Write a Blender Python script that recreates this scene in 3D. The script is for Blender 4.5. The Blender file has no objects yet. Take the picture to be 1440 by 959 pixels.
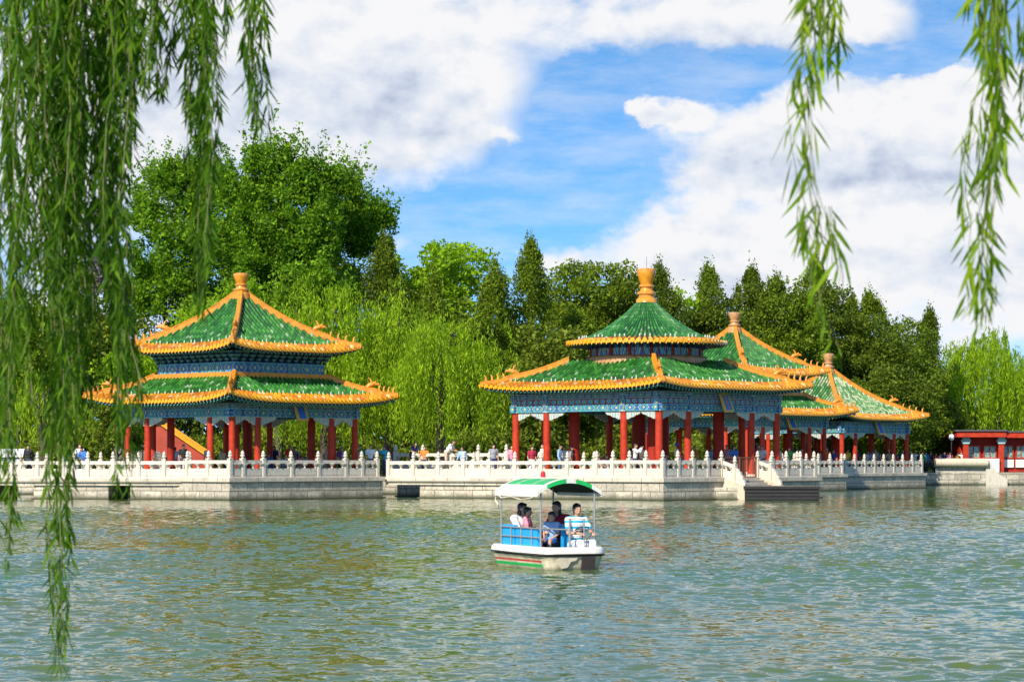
import bpy, math, random
import numpy as np
from mathutils import Vector, Matrix
random.seed(7); RNG = np.random.default_rng(7)
SC = bpy.context.scene; COL = SC.collection
PI = math.pi; F = 3400.0; HZ = 650.0; CAMZ = 1.88
def wp(px, D, z=0.0): return Vector(((px-720)/F*D, D, z))          # a point of the place from bearing and distance
def zy(y, D): return CAMZ+(HZ-y)*D/F
U = Vector((math.cos(math.radians(47)), math.sin(math.radians(47)), 0))
V = Vector((-U.y, U.x, 0)); ROTU = math.radians(47)

# ------------------------------------------------------------------ materials
def newmat(name):
    m = bpy.data.materials.new(name); m.use_nodes = True
    nt = m.node_tree; nt.nodes.clear()
    out = nt.nodes.new('ShaderNodeOutputMaterial')
    return m, nt, out
class NT:
    def __init__(s, nt): s.nt = nt
    def n(s, t, ins=None, **kw):
        nd = s.nt.nodes.new('ShaderNode'+t)
        for k, v in kw.items(): setattr(nd, k, v)
        if ins:
            for k, v in ins.items():
                if isinstance(v, bpy.types.NodeSocket): s.nt.links.new(v, nd.inputs[k])
                else: nd.inputs[k].default_value = v
        return nd
    def m(s, op, a, b=0.0, c=0.0, clamp=False):
        nd = s.nt.nodes.new('ShaderNodeMath'); nd.operation = op; nd.use_clamp = clamp
        for i, v in enumerate((a, b, c)):
            if isinstance(v, bpy.types.NodeSocket): s.nt.links.new(v, nd.inputs[i])
            else: nd.inputs[i].default_value = v
        return nd.outputs[0]
    def mix(s, f, a, b, mode='MIX'):
        nd = s.nt.nodes.new('ShaderNodeMix'); nd.data_type = 'RGBA'; nd.blend_type = mode
        for i, v in ((0, f), (6, a), (7, b)):
            if isinstance(v, bpy.types.NodeSocket): s.nt.links.new(v, nd.inputs[i])
            else: nd.inputs[i].default_value = v if i == 0 else (*v, 1)
        return nd.outputs[2]
    def ramp(s, f, stops, interp='LINEAR'):
        nd = s.nt.nodes.new('ShaderNodeValToRGB'); cr = nd.color_ramp; cr.interpolation = interp
        while len(cr.elements) < len(stops): cr.elements.new(0.5)
        for e, (p, c) in zip(cr.elements, stops): e.position = p; e.color = (*c, 1)
        s.nt.links.new(f, nd.inputs[0]); return nd.outputs[0]
    def noise(s, vec=None, scale=5, detail=3, rough=.5, dist=0):
        ins = {'Scale': scale, 'Detail': detail, 'Roughness': rough, 'Distortion': dist}
        if vec is not None: ins['Vector'] = vec
        return s.n('TexNoise', ins).outputs[0]
    def bump(s, h, strength=.3, dist=.02):
        return s.n('Bump', {'Height': h, 'Strength': strength, 'Distance': dist}).outputs[0]
    def out(s, out, col, rough=.5, normal=None, **kw):
        b = s.n('BsdfPrincipled'); 
        def st(k, v):
            if isinstance(v, bpy.types.NodeSocket): s.nt.links.new(v, b.inputs[k])
            elif k == 'Base Color': b.inputs[k].default_value = (*v, 1)
            else: b.inputs[k].default_value = v
        st('Base Color', col); st('Roughness', rough)
        if normal is not None: st('Normal', normal)
        for k, v in kw.items(): st(k.replace('_', ' '), v)
        s.nt.links.new(b.outputs[0], out.inputs[0]); return b
M = {}
def simple(name, col, rough=.5, var=.15, scale=6, bump=0.0, metallic=0.0, bscale=40, **kw):
    m, nt, out = newmat(name); N = NT(nt)
    tc = N.n('TexCoord').outputs['Object']
    n = N.noise(tc, scale, 4, .6)
    dark = tuple(c*(1-var) for c in col); lite = tuple(min(1, c*(1+var)) for c in col)
    c = N.ramp(n, [(.3, dark), (.7, lite)])
    nr = None
    if bump: nr = N.bump(N.noise(tc, bscale, 3), bump, .01)
    N.out(out, c, rough, nr, Metallic=metallic, **kw)
    M[name] = m; return m
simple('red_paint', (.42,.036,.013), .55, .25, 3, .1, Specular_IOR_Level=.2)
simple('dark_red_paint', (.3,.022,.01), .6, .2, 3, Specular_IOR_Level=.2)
def marblemat(name, c1, c2):
    m, nt, out = newmat(name); N = NT(nt); tc = N.n('TexCoord').outputs['Object']
    st = N.noise(N.n('Mapping', {'Vector': tc, 'Scale': (5,5,.9)}).outputs[0], 1.6, 5, .65)
    bl = N.noise(tc, .9, 4, .6); fn = N.noise(tc, 22, 3, .6)
    rnd = N.n('ObjectInfo').outputs['Random']
    c = N.mix(bl, c1, c2)
    c = N.mix(N.m('MULTIPLY_ADD', st, 3.2, -1.65, clamp=True), c, tuple(x*.42 for x in c2))
    c = N.mix(N.m('MULTIPLY_ADD', fn, 2.4, -1.35, clamp=True), c, tuple(x*.55 for x in c2))
    c = N.mix(N.m('MULTIPLY', rnd, .45), c, tuple(x*.72 for x in c2))
    N.out(out, c, .6, N.bump(fn, .25, .01)); M[name] = m
marblemat('marble', (.7,.62,.49), (.58,.52,.43)); marblemat('marble_warm', (.66,.56,.4), (.55,.46,.34))
simple('gold', (.65,.38,.08), .35, .2, 8)
simple('dark_blue', (.012,.03,.09), .6, .3, 9)
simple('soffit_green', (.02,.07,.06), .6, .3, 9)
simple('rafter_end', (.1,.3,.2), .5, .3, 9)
simple('wood_dark', (.016,.013,.012), .7, .3, 4, .3)
simple('willow_twig', (.13,.13,.035), .7, .3, 5)
simple('bark', (.07,.05,.035), .9, .4, 5, .6, bscale=12)
simple('white_paint', (.78,.75,.68), .45, .05, 9)
simple('boat_white', (.74,.7,.62), .35, .1, 5)
m, nt, out = newmat('deck_worn'); N = NT(nt); tc = N.n('TexCoord').outputs['Object']
g1_ = N.noise(tc, 3, 5, .7); g2_ = N.noise(N.n('Mapping', {'Vector': tc, 'Scale': (7,7,1)}).outputs[0], 3, 4, .7)
c = N.mix(N.m('MULTIPLY_ADD', g1_, 3, -1.4, clamp=True), (.72,.68,.6), (.5,.44,.34)); c = N.mix(N.m('MULTIPLY_ADD', g2_, 4, -2.4, clamp=True), c, (.12,.09,.06))
N.out(out, c, .4); M['deck_worn'] = m
simple('hull_worn', (.55,.47,.33), .45, .42, 4.5, .2)
simple('boat_green', (.015,.42,.09), .35, .12, 6)
simple('boat_red', (.5,.05,.03), .4, .3, 8)
simple('rubber', (.03,.022,.018), .6, .1, 9)
simple('blue_plastic', (.015,.32,.62), .35, .08, 5)
simple('steel', (.3,.3,.29), .45, .08, 9, metallic=.3)
simple('lamp_red', (.6,.015,.02), .2, .05, 9)
simple('skin', (.5,.27,.17), .5, .08, 9)
simple('hair', (.012,.01,.01), .4, .1, 9)
simple('eye_dark', (.02,.012,.01), .3, .1, 9)
simple('rust', (.2,.07,.04), .7, .25, 6)
simple('roof_grey', (.07,.07,.075), .7, .2, 6)
simple('globe_white', (.85,.85,.82), .3, .02, 5)
simple('yellow_tile', (.78,.34,.012), .3, .2, 7)
simple('red_wall', (.36,.045,.02), .7, .2, 1.5)
simple('nail_white', (.42,.42,.36), .4, .05, 9)
for nm, c in dict(white=(.75,.75,.76), crimson=(.38,.015,.05), navy=(.02,.03,.12), blue=(.03,.16,.5), cyan=(.02,.42,.6), red=(.55,.02,.02),
        orange=(.7,.22,.03), black=(.015,.015,.018), grey=(.28,.29,.31), pink=(.7,.25,.32), green=(.06,.28,.08), yellow=(.75,.55,.06), beige=(.5,.4,.28),
        lightblue=(.28,.42,.65), purple=(.2,.06,.3), denim=(.06,.1,.2), jean=(.04,.05,.09), mint=(.5,.7,.5)).items():
    simple('cloth_'+nm, c, .85, .12, 7)
# striped shirt
m, nt, out = newmat('cloth_striped'); N = NT(nt)
tc = N.n('TexCoord').outputs['Object']; sp = N.n('SeparateXYZ', {0: tc})
f = N.m('FRACT', N.m('MULTIPLY', sp.outputs[2], 9.0))
c = N.ramp(f, [(0,(.02,.38,.6)), (.42,(.75,.75,.72)), (.6,(.55,.25,.1)), (.68,(.75,.75,.72))], 'CONSTANT')
N.out(out, c, .85); M['cloth_striped'] = m

def roofmat(name, cols, pale, palec, rough=.22):
    m, nt, out = newmat(name); N = NT(nt)
    uv = N.n('TexCoord').outputs['UV']; sp = N.n('SeparateXYZ', {0: uv})
    row = N.m('FLOOR', sp.outputs[0]); v = N.m('DIVIDE', sp.outputs[1], .3)
    ti = N.m('FLOOR', v); fr = N.m('FRACT', v)
    wn = N.n('TexWhiteNoise', {'Vector': N.n('CombineXYZ', {0: row, 1: ti}).outputs[0]}, noise_dimensions='2D')
    c = N.ramp(wn.outputs[0], [(0, cols[0]), (.5, cols[1]), (1, cols[2])])
    wn2 = N.n('TexWhiteNoise', {'Vector': N.n('CombineXYZ', {0: N.m('ADD', row, 31.7), 1: ti}).outputs[0]}, noise_dimensions='2D')
    pf = N.m('LESS_THAN', wn2.outputs[0], pale)
    big = N.noise(N.n('TexCoord').outputs['Object'], 1.3, 4, .6)
    pf = N.m('MULTIPLY', pf, N.m('MULTIPLY_ADD', big, 1.6, -.1, clamp=True))
    c = N.mix(pf, c, palec)
    c = N.mix(N.m('MULTIPLY', N.m('LESS_THAN', fr, .13), .75), c, tuple(x*.25 for x in cols[0]))
    dirt = N.noise(N.n('TexCoord').outputs['Object'], 9, 4, .7)
    c = N.mix(N.m('MULTIPLY_ADD', dirt, 1.4, -.55, clamp=True), c, tuple(x*.45+.02 for x in cols[0]))
    N.out(out, c, N.m('MULTIPLY_ADD', wn2.outputs[0], .2, rough), N.bump(fr, .6, .03))
    M[name] = m
roofmat('tile_green', [(.009,.08,.009),(.02,.15,.016),(.055,.25,.03)], .05, (.3,.42,.24), .3)
roofmat('tile_green_worn', [(.02,.12,.018),(.06,.22,.035),(.15,.33,.1)], .5, (.48,.48,.3), .35)
roofmat('tile_yellow', [(.42,.11,.004),(.66,.235,.005),(.8,.37,.015)], .1, (.7,.55,.32), .3)
simple('pan_green_shaded', (.004,.035,.008), .35, .3, 6)  # pan glaze darkened to paint in the shade between tile rows
simple('pan_yellow_shaded', (.09,.028,.006), .4, .3, 6)  # same for the yellow border: gap shade put into the colour
simple('ridge', (.62,.22,.014), .4, .32, 4.5, .4)
simple('ridge_brown', (.42,.2,.08), .5, .35, 3, .3)
simple('finial_gold', (.62,.24,.02), .22, .25, 4)
simple('finial_brown', (.5,.25,.1), .4, .3, 5)

def paintmat(name, per, blue, green, gold, edge, mode=0):
    m, nt, out = newmat(name); N = NT(nt)
    uv = N.n('TexCoord').outputs['UV']; sp = N.n('SeparateXYZ', {0: uv}); u, v = sp.outputs[0], sp.outputs[1]
    fu = N.m('DIVIDE', u, per); fr = N.m('FRACT', fu); idx = N.m('FLOOR', fu)
    au = N.m('MULTIPLY', N.m('ABSOLUTE', N.m('SUBTRACT', fr, .5)), 2.0)
    av = N.m('MULTIPLY', N.m('ABSOLUTE', N.m('SUBTRACT', v, .5)), 2.0)
    d = N.m('ADD', au, N.m('MULTIPLY', av, .45))           # hexagon field
    wnb = N.n('TexWhiteNoise', {'Vector': N.n('CombineXYZ', {0: idx, 1: 3.0}).outputs[0]}, noise_dimensions='2D').outputs[0]
    alt = N.m('GREATER_THAN', wnb, .5)
    inner = N.mix(alt, green, blue); outer = N.mix(alt, blue, green)
    c = N.mix(N.m('LESS_THAN', d, .85), outer, gold)
    c = N.mix(N.m('LESS_THAN', d, .77), c, inner)
    c = N.mix(N.m('LESS_THAN', d, .52), c, edge)
    c = N.mix(N.m('LESS_THAN', d, .45), c, outer)
    c = N.mix(N.m('LESS_THAN', d, .2), c, gold)
    vor = N.n('TexVoronoi', {'Vector': N.n('CombineXYZ', {0: u, 1: N.m('MULTIPLY', v, .5)}).outputs[0], 'Scale': 9.0})
    c = N.mix(N.m('LESS_THAN', vor.outputs['Distance'], .22), c, N.mix(N.m('LESS_THAN', vor.outputs['Distance'], .12), edge, gold))
    border = N.m('GREATER_THAN', av, .86)
    c = N.mix(border, c, edge if mode == 0 else gold)
    if mode == 1:   # red-framed lights
        fr2 = N.m('FRACT', N.m('DIVIDE', u, .42)); a2 = N.m('MULTIPLY', N.m('ABSOLUTE', N.m('SUBTRACT', fr2, .5)), 2.0)
        fm = N.m('MAXIMUM', N.m('GREATER_THAN', a2, .78), N.m('GREATER_THAN', av, .72))
        c = N.mix(fm, c, (.3,.035,.03))
    wear = N.noise(N.n('TexCoord').outputs['Object'], 14, 4, .7)
    c = N.mix(N.m('MULTIPLY_ADD', wear, 1.2, -.5, clamp=True), c, (.03,.05,.09))
    N.out(out, c, .6); M[name] = m
paintmat('painted_beam', .9, (.015,.09,.33), (.02,.25,.24), (.62,.5,.16), (.12,.42,.5))
paintmat('painted_small', .5, (.012,.06,.25), (.02,.2,.2), (.62,.5,.14), (.35,.5,.5))
paintmat('painted_frame', .84, (.02,.16,.4), (.03,.32,.3), (.7,.6,.3), (.3,.55,.6), 1)
paintmat('painted_pale', .35, (.25,.36,.36), (.5,.53,.44), (.7,.62,.42), (.66,.63,.52))

def stonemat(name, c1, c2, mortar, bw, bh, stain=.5):
    m, nt, out = newmat(name); N = NT(nt)
    t = N.n('TexCoord'); uv = t.outputs['UV']; ob = t.outputs['Object']
    br = N.n('TexBrick', {'Vector': uv, 'Color1': (*c1, 1), 'Color2': (*c2, 1), 'Mortar': (*mortar, 1), 'Scale': 1.0, 'Mortar Size': .022,
        'Mortar Smooth': .3, 'Bias': 0.0, 'Brick Width': bw, 'Row Height': bh}, offset=.5)
    n1 = N.noise(ob, 1.2, 5, .65); n2 = N.noise(ob, 7, 5, .7)
    c = N.mix(N.m('MULTIPLY_ADD', n1, 3.2, -1.35, clamp=True), br.outputs[0], tuple(x*.5 for x in c1))
    c = N.mix(N.m('MULTIPLY', N.m('MULTIPLY_ADD', n2, 2.5, -1.1, clamp=True), stain), c, (.16,.13,.09))
    sp = N.n('SeparateXYZ', {0: uv})
    stre = N.noise(N.n('CombineXYZ', {0: N.m('MULTIPLY', sp.outputs[0], 3.0), 1: N.m('MULTIPLY', sp.outputs[1], .5)}).outputs[0], 2.0, 4, .6)
    c = N.mix(N.m('MULTIPLY', N.m('MULTIPLY_ADD', stre, 3.5, -1.9, clamp=True), .6), c, (.13,.11,.08))
    # wet algae line just above the water
    wet = N.m('SUBTRACT', 1.0, N.m('DIVIDE', N.m('SUBTRACT', sp.outputs[1], .05), N.m('MULTIPLY_ADD', n1, .5, .02)), clamp=True)
    c = N.mix(wet, c, (.055,.06,.028))
    h = N.m('ADD', N.m('MULTIPLY', br.outputs[1], -1.0), N.m('MULTIPLY', n2, .6))
    N.out(out, c, .75, N.bump(h, .5, .03)); M[name] = m
stonemat('stone_block', (.66,.57,.43), (.42,.37,.29), (.1,.08,.055), 1.15, .44, 1.0)
stonemat('stone_slab', (.68,.58,.44), (.55,.47,.36), (.2,.17,.13), 1.9, .9, .35)
stonemat('stone_wall_grey', (.3,.27,.22), (.22,.2,.17), (.08,.07,.06), .5, .2, .4)
stonemat('brick_small', (.6,.55,.45), (.5,.46,.38), (.25,.2,.15), .55, .3, .25)

def leafmat(name, dark, mid, light, trans=.35, rough=.5):
    m, nt, out = newmat(name); N = NT(nt)
    g = N.n('NewGeometry'); r = g.outputs['Random Per Island']
    c = N.ramp(r, [(0, dark), (.5, mid), (1, light)])
    n = N.noise(N.n('TexCoord').outputs['Object'], .35, 3, .6)
    c = N.mix(N.m('MULTIPLY_ADD', n, 1.6, -.4, clamp=True), N.mix(.5, c, dark), c)
    d = N.n('BsdfPrincipled', {'Base Color': c, 'Roughness': max(rough, .6), 'Specular IOR Level': .18})
    tcol = N.mix(.6, c, light)
    t = N.n('BsdfTranslucent', {'Color': tcol})
    mx = N.n('MixShader', {0: trans, 1: d.outputs[0], 2: t.outputs[0]})
    nt.links.new(mx.outputs[0], out.inputs[0]); M[name] = m
leafmat('leaf_broad', (.035,.09,.004), (.13,.28,.008), (.34,.54,.02), .45)
leafmat('leaf_cypress', (.03,.055,.004), (.1,.15,.008), (.23,.29,.015), .33)
leafmat('leaf_cypress_b', (.045,.08,.004), (.14,.21,.009), (.29,.38,.015), .36)
leafmat('leaf_willow', (.07,.14,.004), (.24,.4,.008), (.55,.72,.02), .42)
leafmat('leaf_fresh', (.1,.2,.005), (.26,.44,.01), (.45,.64,.02), .45)
leafmat('leaf_dull', (.05,.075,.006), (.15,.2,.012), (.3,.36,.025), .33)
leafmat('leaf_near', (.025,.075,.002), (.07,.165,.003), (.2,.35,.008), .45, .65)
leafmat('leaf_near_light', (.06,.14,.003), (.17,.3,.006), (.4,.52,.012), .5, .6)
leafmat('leaf_lilac', (.2,.16,.2), (.3,.24,.28), (.42,.34,.36), .3)

# ------------------------------------------------------------------ mesh helpers
class MB:
    def __init__(s): s.v = []; s.f = []; s.mi = []; s.uv = []
    def quad(s, pts, mi=0, uv=None):
        b = len(s.v); s.v.extend([tuple(p) for p in pts]); s.f.append(tuple(range(b, b+len(pts)))); s.mi.append(mi)
        s.uv.append(uv if uv else [(0, 0)]*len(pts))
    def grid(s, rows, mi=0, uvs=None, close=False):
        """rows: list of equal-length point lists; shared vertices"""
        b = len(s.v); n = len(rows[0])
        for r in rows: s.v.extend([tuple(p) for p in r])
        for i in range(len(rows)-1):
            for j in range(n if close else n-1):
                k = (j+1) % n
                s.f.append((b+i*n+j, b+i*n+k, b+(i+1)*n+k, b+(i+1)*n+j)); s.mi.append(mi)
                if uvs:
                    k2 = k if (k or len(uvs[i]) == n) else n
                    s.uv.append([uvs[i][j], uvs[i][k2], uvs[i+1][k2], uvs[i+1][j]])
                else: s.uv.append([(0, 0)]*4)
    def box(s, a, b, mi=0, M4=None):
        x0, y0, z0 = a; x1, y1, z1 = b
        P = [Vector(p) for p in ((x0,y0,z0),(x1,y0,z0),(x1,y1,z0),(x0,y1,z0),(x0,y0,z1),(x1,y0,z1),(x1,y1,z1),(x0,y1,z1))]
        for f in ((0,1,5,4),(1,2,6,5),(2,3,7,6),(3,0,4,7),(4,5,6,7),(3,2,1,0)):
            p = [P[i] for i in f]; 
            if f[0] in (0,2) and f != (3,2,1,0): uv = [(q.x, q.z) for q in p]
            else: uv = [(q.y, q.z) for q in p]
            if f == (4,5,6,7) or f == (3,2,1,0): uv = [(q.x, q.y+.5) for q in p]
            s.quad([M4 @ q if M4 else q for q in p], mi, uv)
    def beam(s, p0, p1, w, z0, z1, mi=0, vn=True):
        """vertical-sided bar between two ground points, v runs 0..1 over its height"""
        p0 = Vector(p0).to_2d(); p1 = Vector(p1).to_2d(); d = (p1-p0); L = d.length; d.normalize(); n = Vector((-d.y, d.x))*w/2
        c = [p0-n, p1-n, p1+n, p0+n]
        us = [0, L, L+w, 2*L+w, 2*L+2*w]
        for i in range(4):
            a, b = c[i], c[(i+1) % 4]; va, vb = (0, 1) if vn else (z0, z1)
            s.quad([(a.x,a.y,z0),(b.x,b.y,z0),(b.x,b.y,z1),(a.x,a.y,z1)], mi, [(us[i],va),(us[i+1],va),(us[i+1],vb),(us[i],vb)])
        s.quad([(q.x,q.y,z1) for q in c], mi, [(0,.5),(L,.5),(L,.6),(0,.6)]); s.quad([(q.x,q.y,z0) for q in c[::-1]], mi, [(0,.5),(L,.5),(L,.6),(0,.6)])
    def tube(s, pts, rs, n=8, mi=0, cap=True):
        pts = [Vector(p) for p in pts]; rows = []
        for i, p in enumerate(pts):
            t = (pts[min(i+1, len(pts)-1)]-pts[max(i-1, 0)]).normalized()
            a = t.orthogonal().normalized() if i == 0 else (a0 - t*a0.dot(t)).normalized()
            a0 = a; b = t.cross(a); r = rs[i] if hasattr(rs, '__len__') else rs
            rows.append([p+(a*math.cos(2*PI*k/n)+b*math.sin(2*PI*k/n))*r for k in range(n)])
        s.grid(rows, mi, close=True)
        if cap: s.quad(rows[0][::-1], mi); s.quad(rows[-1], mi)
    def lathe(s, c, prof, n=16, mi=0):
        rows = [[(c[0]+r*math.cos(2*PI*k/n), c[1]+r*math.sin(2*PI*k/n), c[2]+z) for k in range(n)] for r, z in prof]
        R0 = max(r for r, z in prof); z0, z1 = prof[0][1], prof[-1][1]
        uvs = [[(2*PI*R0*k/n, (z-z0)/max(1e-4, z1-z0)) for k in range(n+1)] for r, z in prof]
        s.grid(rows, mi, uvs, close=True); s.quad(rows[0][::-1], mi); s.quad(rows[-1], mi)
    def prism(s, poly, z0, z1, mi=0, top=None):
        n = len(poly); L = 0
        for i in range(n):
            a, b = poly[i], poly[(i+1) % n]; d = (Vector(b)-Vector(a)).length
            s.quad([(a[0],a[1],z0),(b[0],b[1],z0),(b[0],b[1],z1),(a[0],a[1],z1)], mi, [(L,z0),(L+d,z0),(L+d,z1),(L,z1)]); L += d
        s.quad([(p[0],p[1],z1) for p in poly], mi if top is None else top, [(p[0],p[1]+50) for p in poly]); s.quad([(p[0],p[1],z0) for p in poly[::-1]], mi)
    def ell(s, c, r, n=12, mi=0, R=None):
        c = Vector(c); rows = []
        for i in range(n//2+1):
            th = PI*i/(n//2); th = min(max(th, .02), PI-.02)
            row = []
            for k in range(n):
                p = Vector((r[0]*math.sin(th)*math.cos(2*PI*k/n), r[1]*math.sin(th)*math.sin(2*PI*k/n), -r[2]*math.cos(th)))
                row.append(c+(R @ p if R else p))
            rows.append(row)
        s.grid(rows, mi, close=True); s.quad(rows[0][::-1], mi); s.quad(rows[-1], mi)
    def mesh(s, name, mats, smooth=False, bevel=0):
        me = bpy.data.meshes.new(name); me.from_pydata(s.v, [], s.f)
        for m_ in mats: me.materials.append(M[m_] if isinstance(m_, str) else m_)
        me.polygons.foreach_set('material_index', s.mi)
        uvl = me.uv_layers.new(name='UVMap'); flat = [c for f in s.uv for p in f for c in p]
        uvl.data.foreach_set('uv', flat)
        me.polygons.foreach_set('use_smooth', [smooth]*len(s.f)); me.update(); return me
    def build(s, name, mats, parent=None, smooth=False, loc=None):
        if isinstance(mats, str): mats = [mats]
        me = s.mesh(name, mats, smooth)
        o = bpy.data.objects.new(name, me); COL.objects.link(o)
        if loc is not None: o.location = loc
        if parent: o.parent = parent
        return o
def sm_auto(o, ang=40):
    me = o.data
    me.polygons.foreach_set('use_smooth', [True]*len(me.polygons))
    try: me.set_sharp_from_angle(angle=math.radians(ang))
    except Exception: pass
    return o
LABELS = set()
def tag(o, label=None, cat=None, group=None, kind=None):
    if label: o['label'] = label
    if cat: o['category'] = cat
    if group: o['group'] = group
    if kind: o['kind'] = kind
    return o
def empty(name, loc=(0,0,0), rz=0, parent=None):
    o = bpy.data.objects.new(name, None); COL.objects.link(o); o.location = loc; o.rotation_euler = (0,0,rz); o.empty_display_size = .3
    if parent: o.parent = parent
    return o

# ------------------------------------------------------------------ setting: water, ground
m, nt, out = newmat('water'); N = NT(nt)
tc = N.n('TexCoord').outputs['Object']
def sc(v, x, y): return N.n('Mapping', {'Vector': v, 'Scale': (x, y, 1)}).outputs[0]
def slope(x, y, scale, detail, rough, ax, ay, off=0):
    nd = N.n('TexNoise', {'Vector': N.n('Mapping', {'Vector': tc, 'Scale': (x, y, 1), 'Location': (off, off*1.7, off)}).outputs[0], 'Scale': scale, 'Detail': detail, 'Roughness': rough, 'Distortion': .25})
    v = N.n('VectorMath', {0: nd.outputs['Color'], 1: (.5,.5,.5)}, operation='SUBTRACT').outputs[0]
    return N.n('VectorMath', {0: v, 1: (ax, ay, 0)}, operation='MULTIPLY').outputs[0]
gust = N.noise(sc(tc, 1, 2.2), .07, 4, .6)
amp = N.m('MAXIMUM', N.m('MULTIPLY_ADD', gust, 3.6, -.8), .3)
s1 = slope(.7, 1.1, 1.0, 2, .5, .0, .0); s2 = slope(.9, 1.1, 5, 3, .6, .35, .3, 7); s3 = slope(.9, 1.1, 14, 2, .6, .25, .2, 3)
fine = N.n('VectorMath', {0: N.n('VectorMath', {0: s2, 1: s3}, operation='ADD').outputs[0], 'Scale': amp}, operation='SCALE').outputs[0]
sm_ = N.n('VectorMath', {0: s1, 1: fine}, operation='ADD').outputs[0]
wb = N.n('VectorMath', {0: N.n('VectorMath', {0: sm_, 1: N.n('NewGeometry').outputs['Normal']}, operation='ADD').outputs[0]}, operation='NORMALIZE').outputs[0]
pat = N.noise(sc(tc, .3, .8), .12, 4, .6)
col = N.ramp(pat, [(.4, (.085,.11,.01)), (.6, (.05,.125,.06))])
N.out(out, col, .04, wb, IOR=1.33); M['water'] = m
def water_sheet():
    """open water with real wind waves where it can be seen, a flat sheet around it"""
    rg = np.random.default_rng(21)
    nr, nc = 1750, 470
    D = 15.5*np.exp(np.linspace(0, math.log(215/15.5), nr)); T = np.tan(np.radians(np.linspace(-15.5, 15.5, nc)))
    Y = np.repeat(D[:,None], nc, 1); X = Y*T[None,:]
    ds = D*(math.log(215/15.5)/nr)
    Z = np.zeros_like(X)
    gx = np.zeros_like(X)
    for k in range(7):
        a = rg.random()*2*PI; L = 9+28*rg.random(); gx += np.sin(2*PI*(X*math.cos(a)+Y*math.sin(a))/L+rg.random()*6.3)
    G = np.clip(1+.28*gx, .35, 1.9)
    n = 80
    for k in range(n):
        L = .16*(1.05/.16)**(rg.random()**1.25); a = math.radians(70)+rg.normal()*.8
        sl = .125*math.sqrt(2)/math.sqrt(n); amp = sl*L/(2*PI)
        fade = np.clip((L/np.abs(ds*1.0)-2.5)/2, 0, 1)[:,None]
        ph = 2*PI*(X*math.cos(a)+Y*math.sin(a))/L+rg.random()*6.3
        Z += amp*fade*(1-.5*np.clip((Y-75)/40, 0, 1))*(G if L < .9 else 1)*(np.sin(ph)+.18*np.cos(2*ph))
    v = np.stack([X, Y, Z], 2).reshape(-1, 3)
    idx = np.arange(nr*nc).reshape(nr, nc)
    q = np.stack([idx[:-1,:-1], idx[:-1,1:], idx[1:,1:], idx[1:,:-1]], 2).reshape(-1, 4)
    base = len(v); v = np.concatenate([v, np.array([(-1500,-60,-.16),(1500,-60,-.16),(1500,2600,-.16),(-1500,2600,-.16)])])
    q = np.concatenate([q, np.array([[base, base+1, base+2, base+3]])])
    me = bpy.data.meshes.new('water'); me.vertices.add(len(v)); me.vertices.foreach_set('co', v.astype(np.float32).ravel())
    me.loops.add(q.size); me.loops.foreach_set('vertex_index', q.astype(np.int32).ravel())
    me.polygons.add(len(q)); me.polygons.foreach_set('loop_start', np.arange(0, q.size, 4, dtype=np.int32)); me.polygons.foreach_set('loop_total', np.full(len(q), 4, dtype=np.int32))
    me.polygons.foreach_set('use_smooth', [True]*len(q)); me.update(calc_edges=True); me.materials.append(M['water'])
    o = bpy.data.objects.new('water', me); COL.objects.link(o); tag(o, kind='structure')
water_sheet()
m, nt, out = newmat('ground'); N = NT(nt)
tc = N.n('TexCoord').outputs['Object']
g = N.noise(tc, .3, 5, .6)
N.out(out, N.ramp(g, [(.3,(.1,.09,.06)), (.5,(.06,.09,.03)), (.7,(.14,.12,.09))]), .9); M['ground'] = m
bank = [(-1400,141),(-12,141),(3,143),(9,150),(12,166),(20,178),(29,186),(33.5,199),(60,205),(1400,215),(1400,2400),(-1400,2400)]
b = MB(); b.prism(bank, -1, 1.05, 1, 0)
tag(b.build('ground', ['ground', 'stone_block']), kind='structure')

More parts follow.
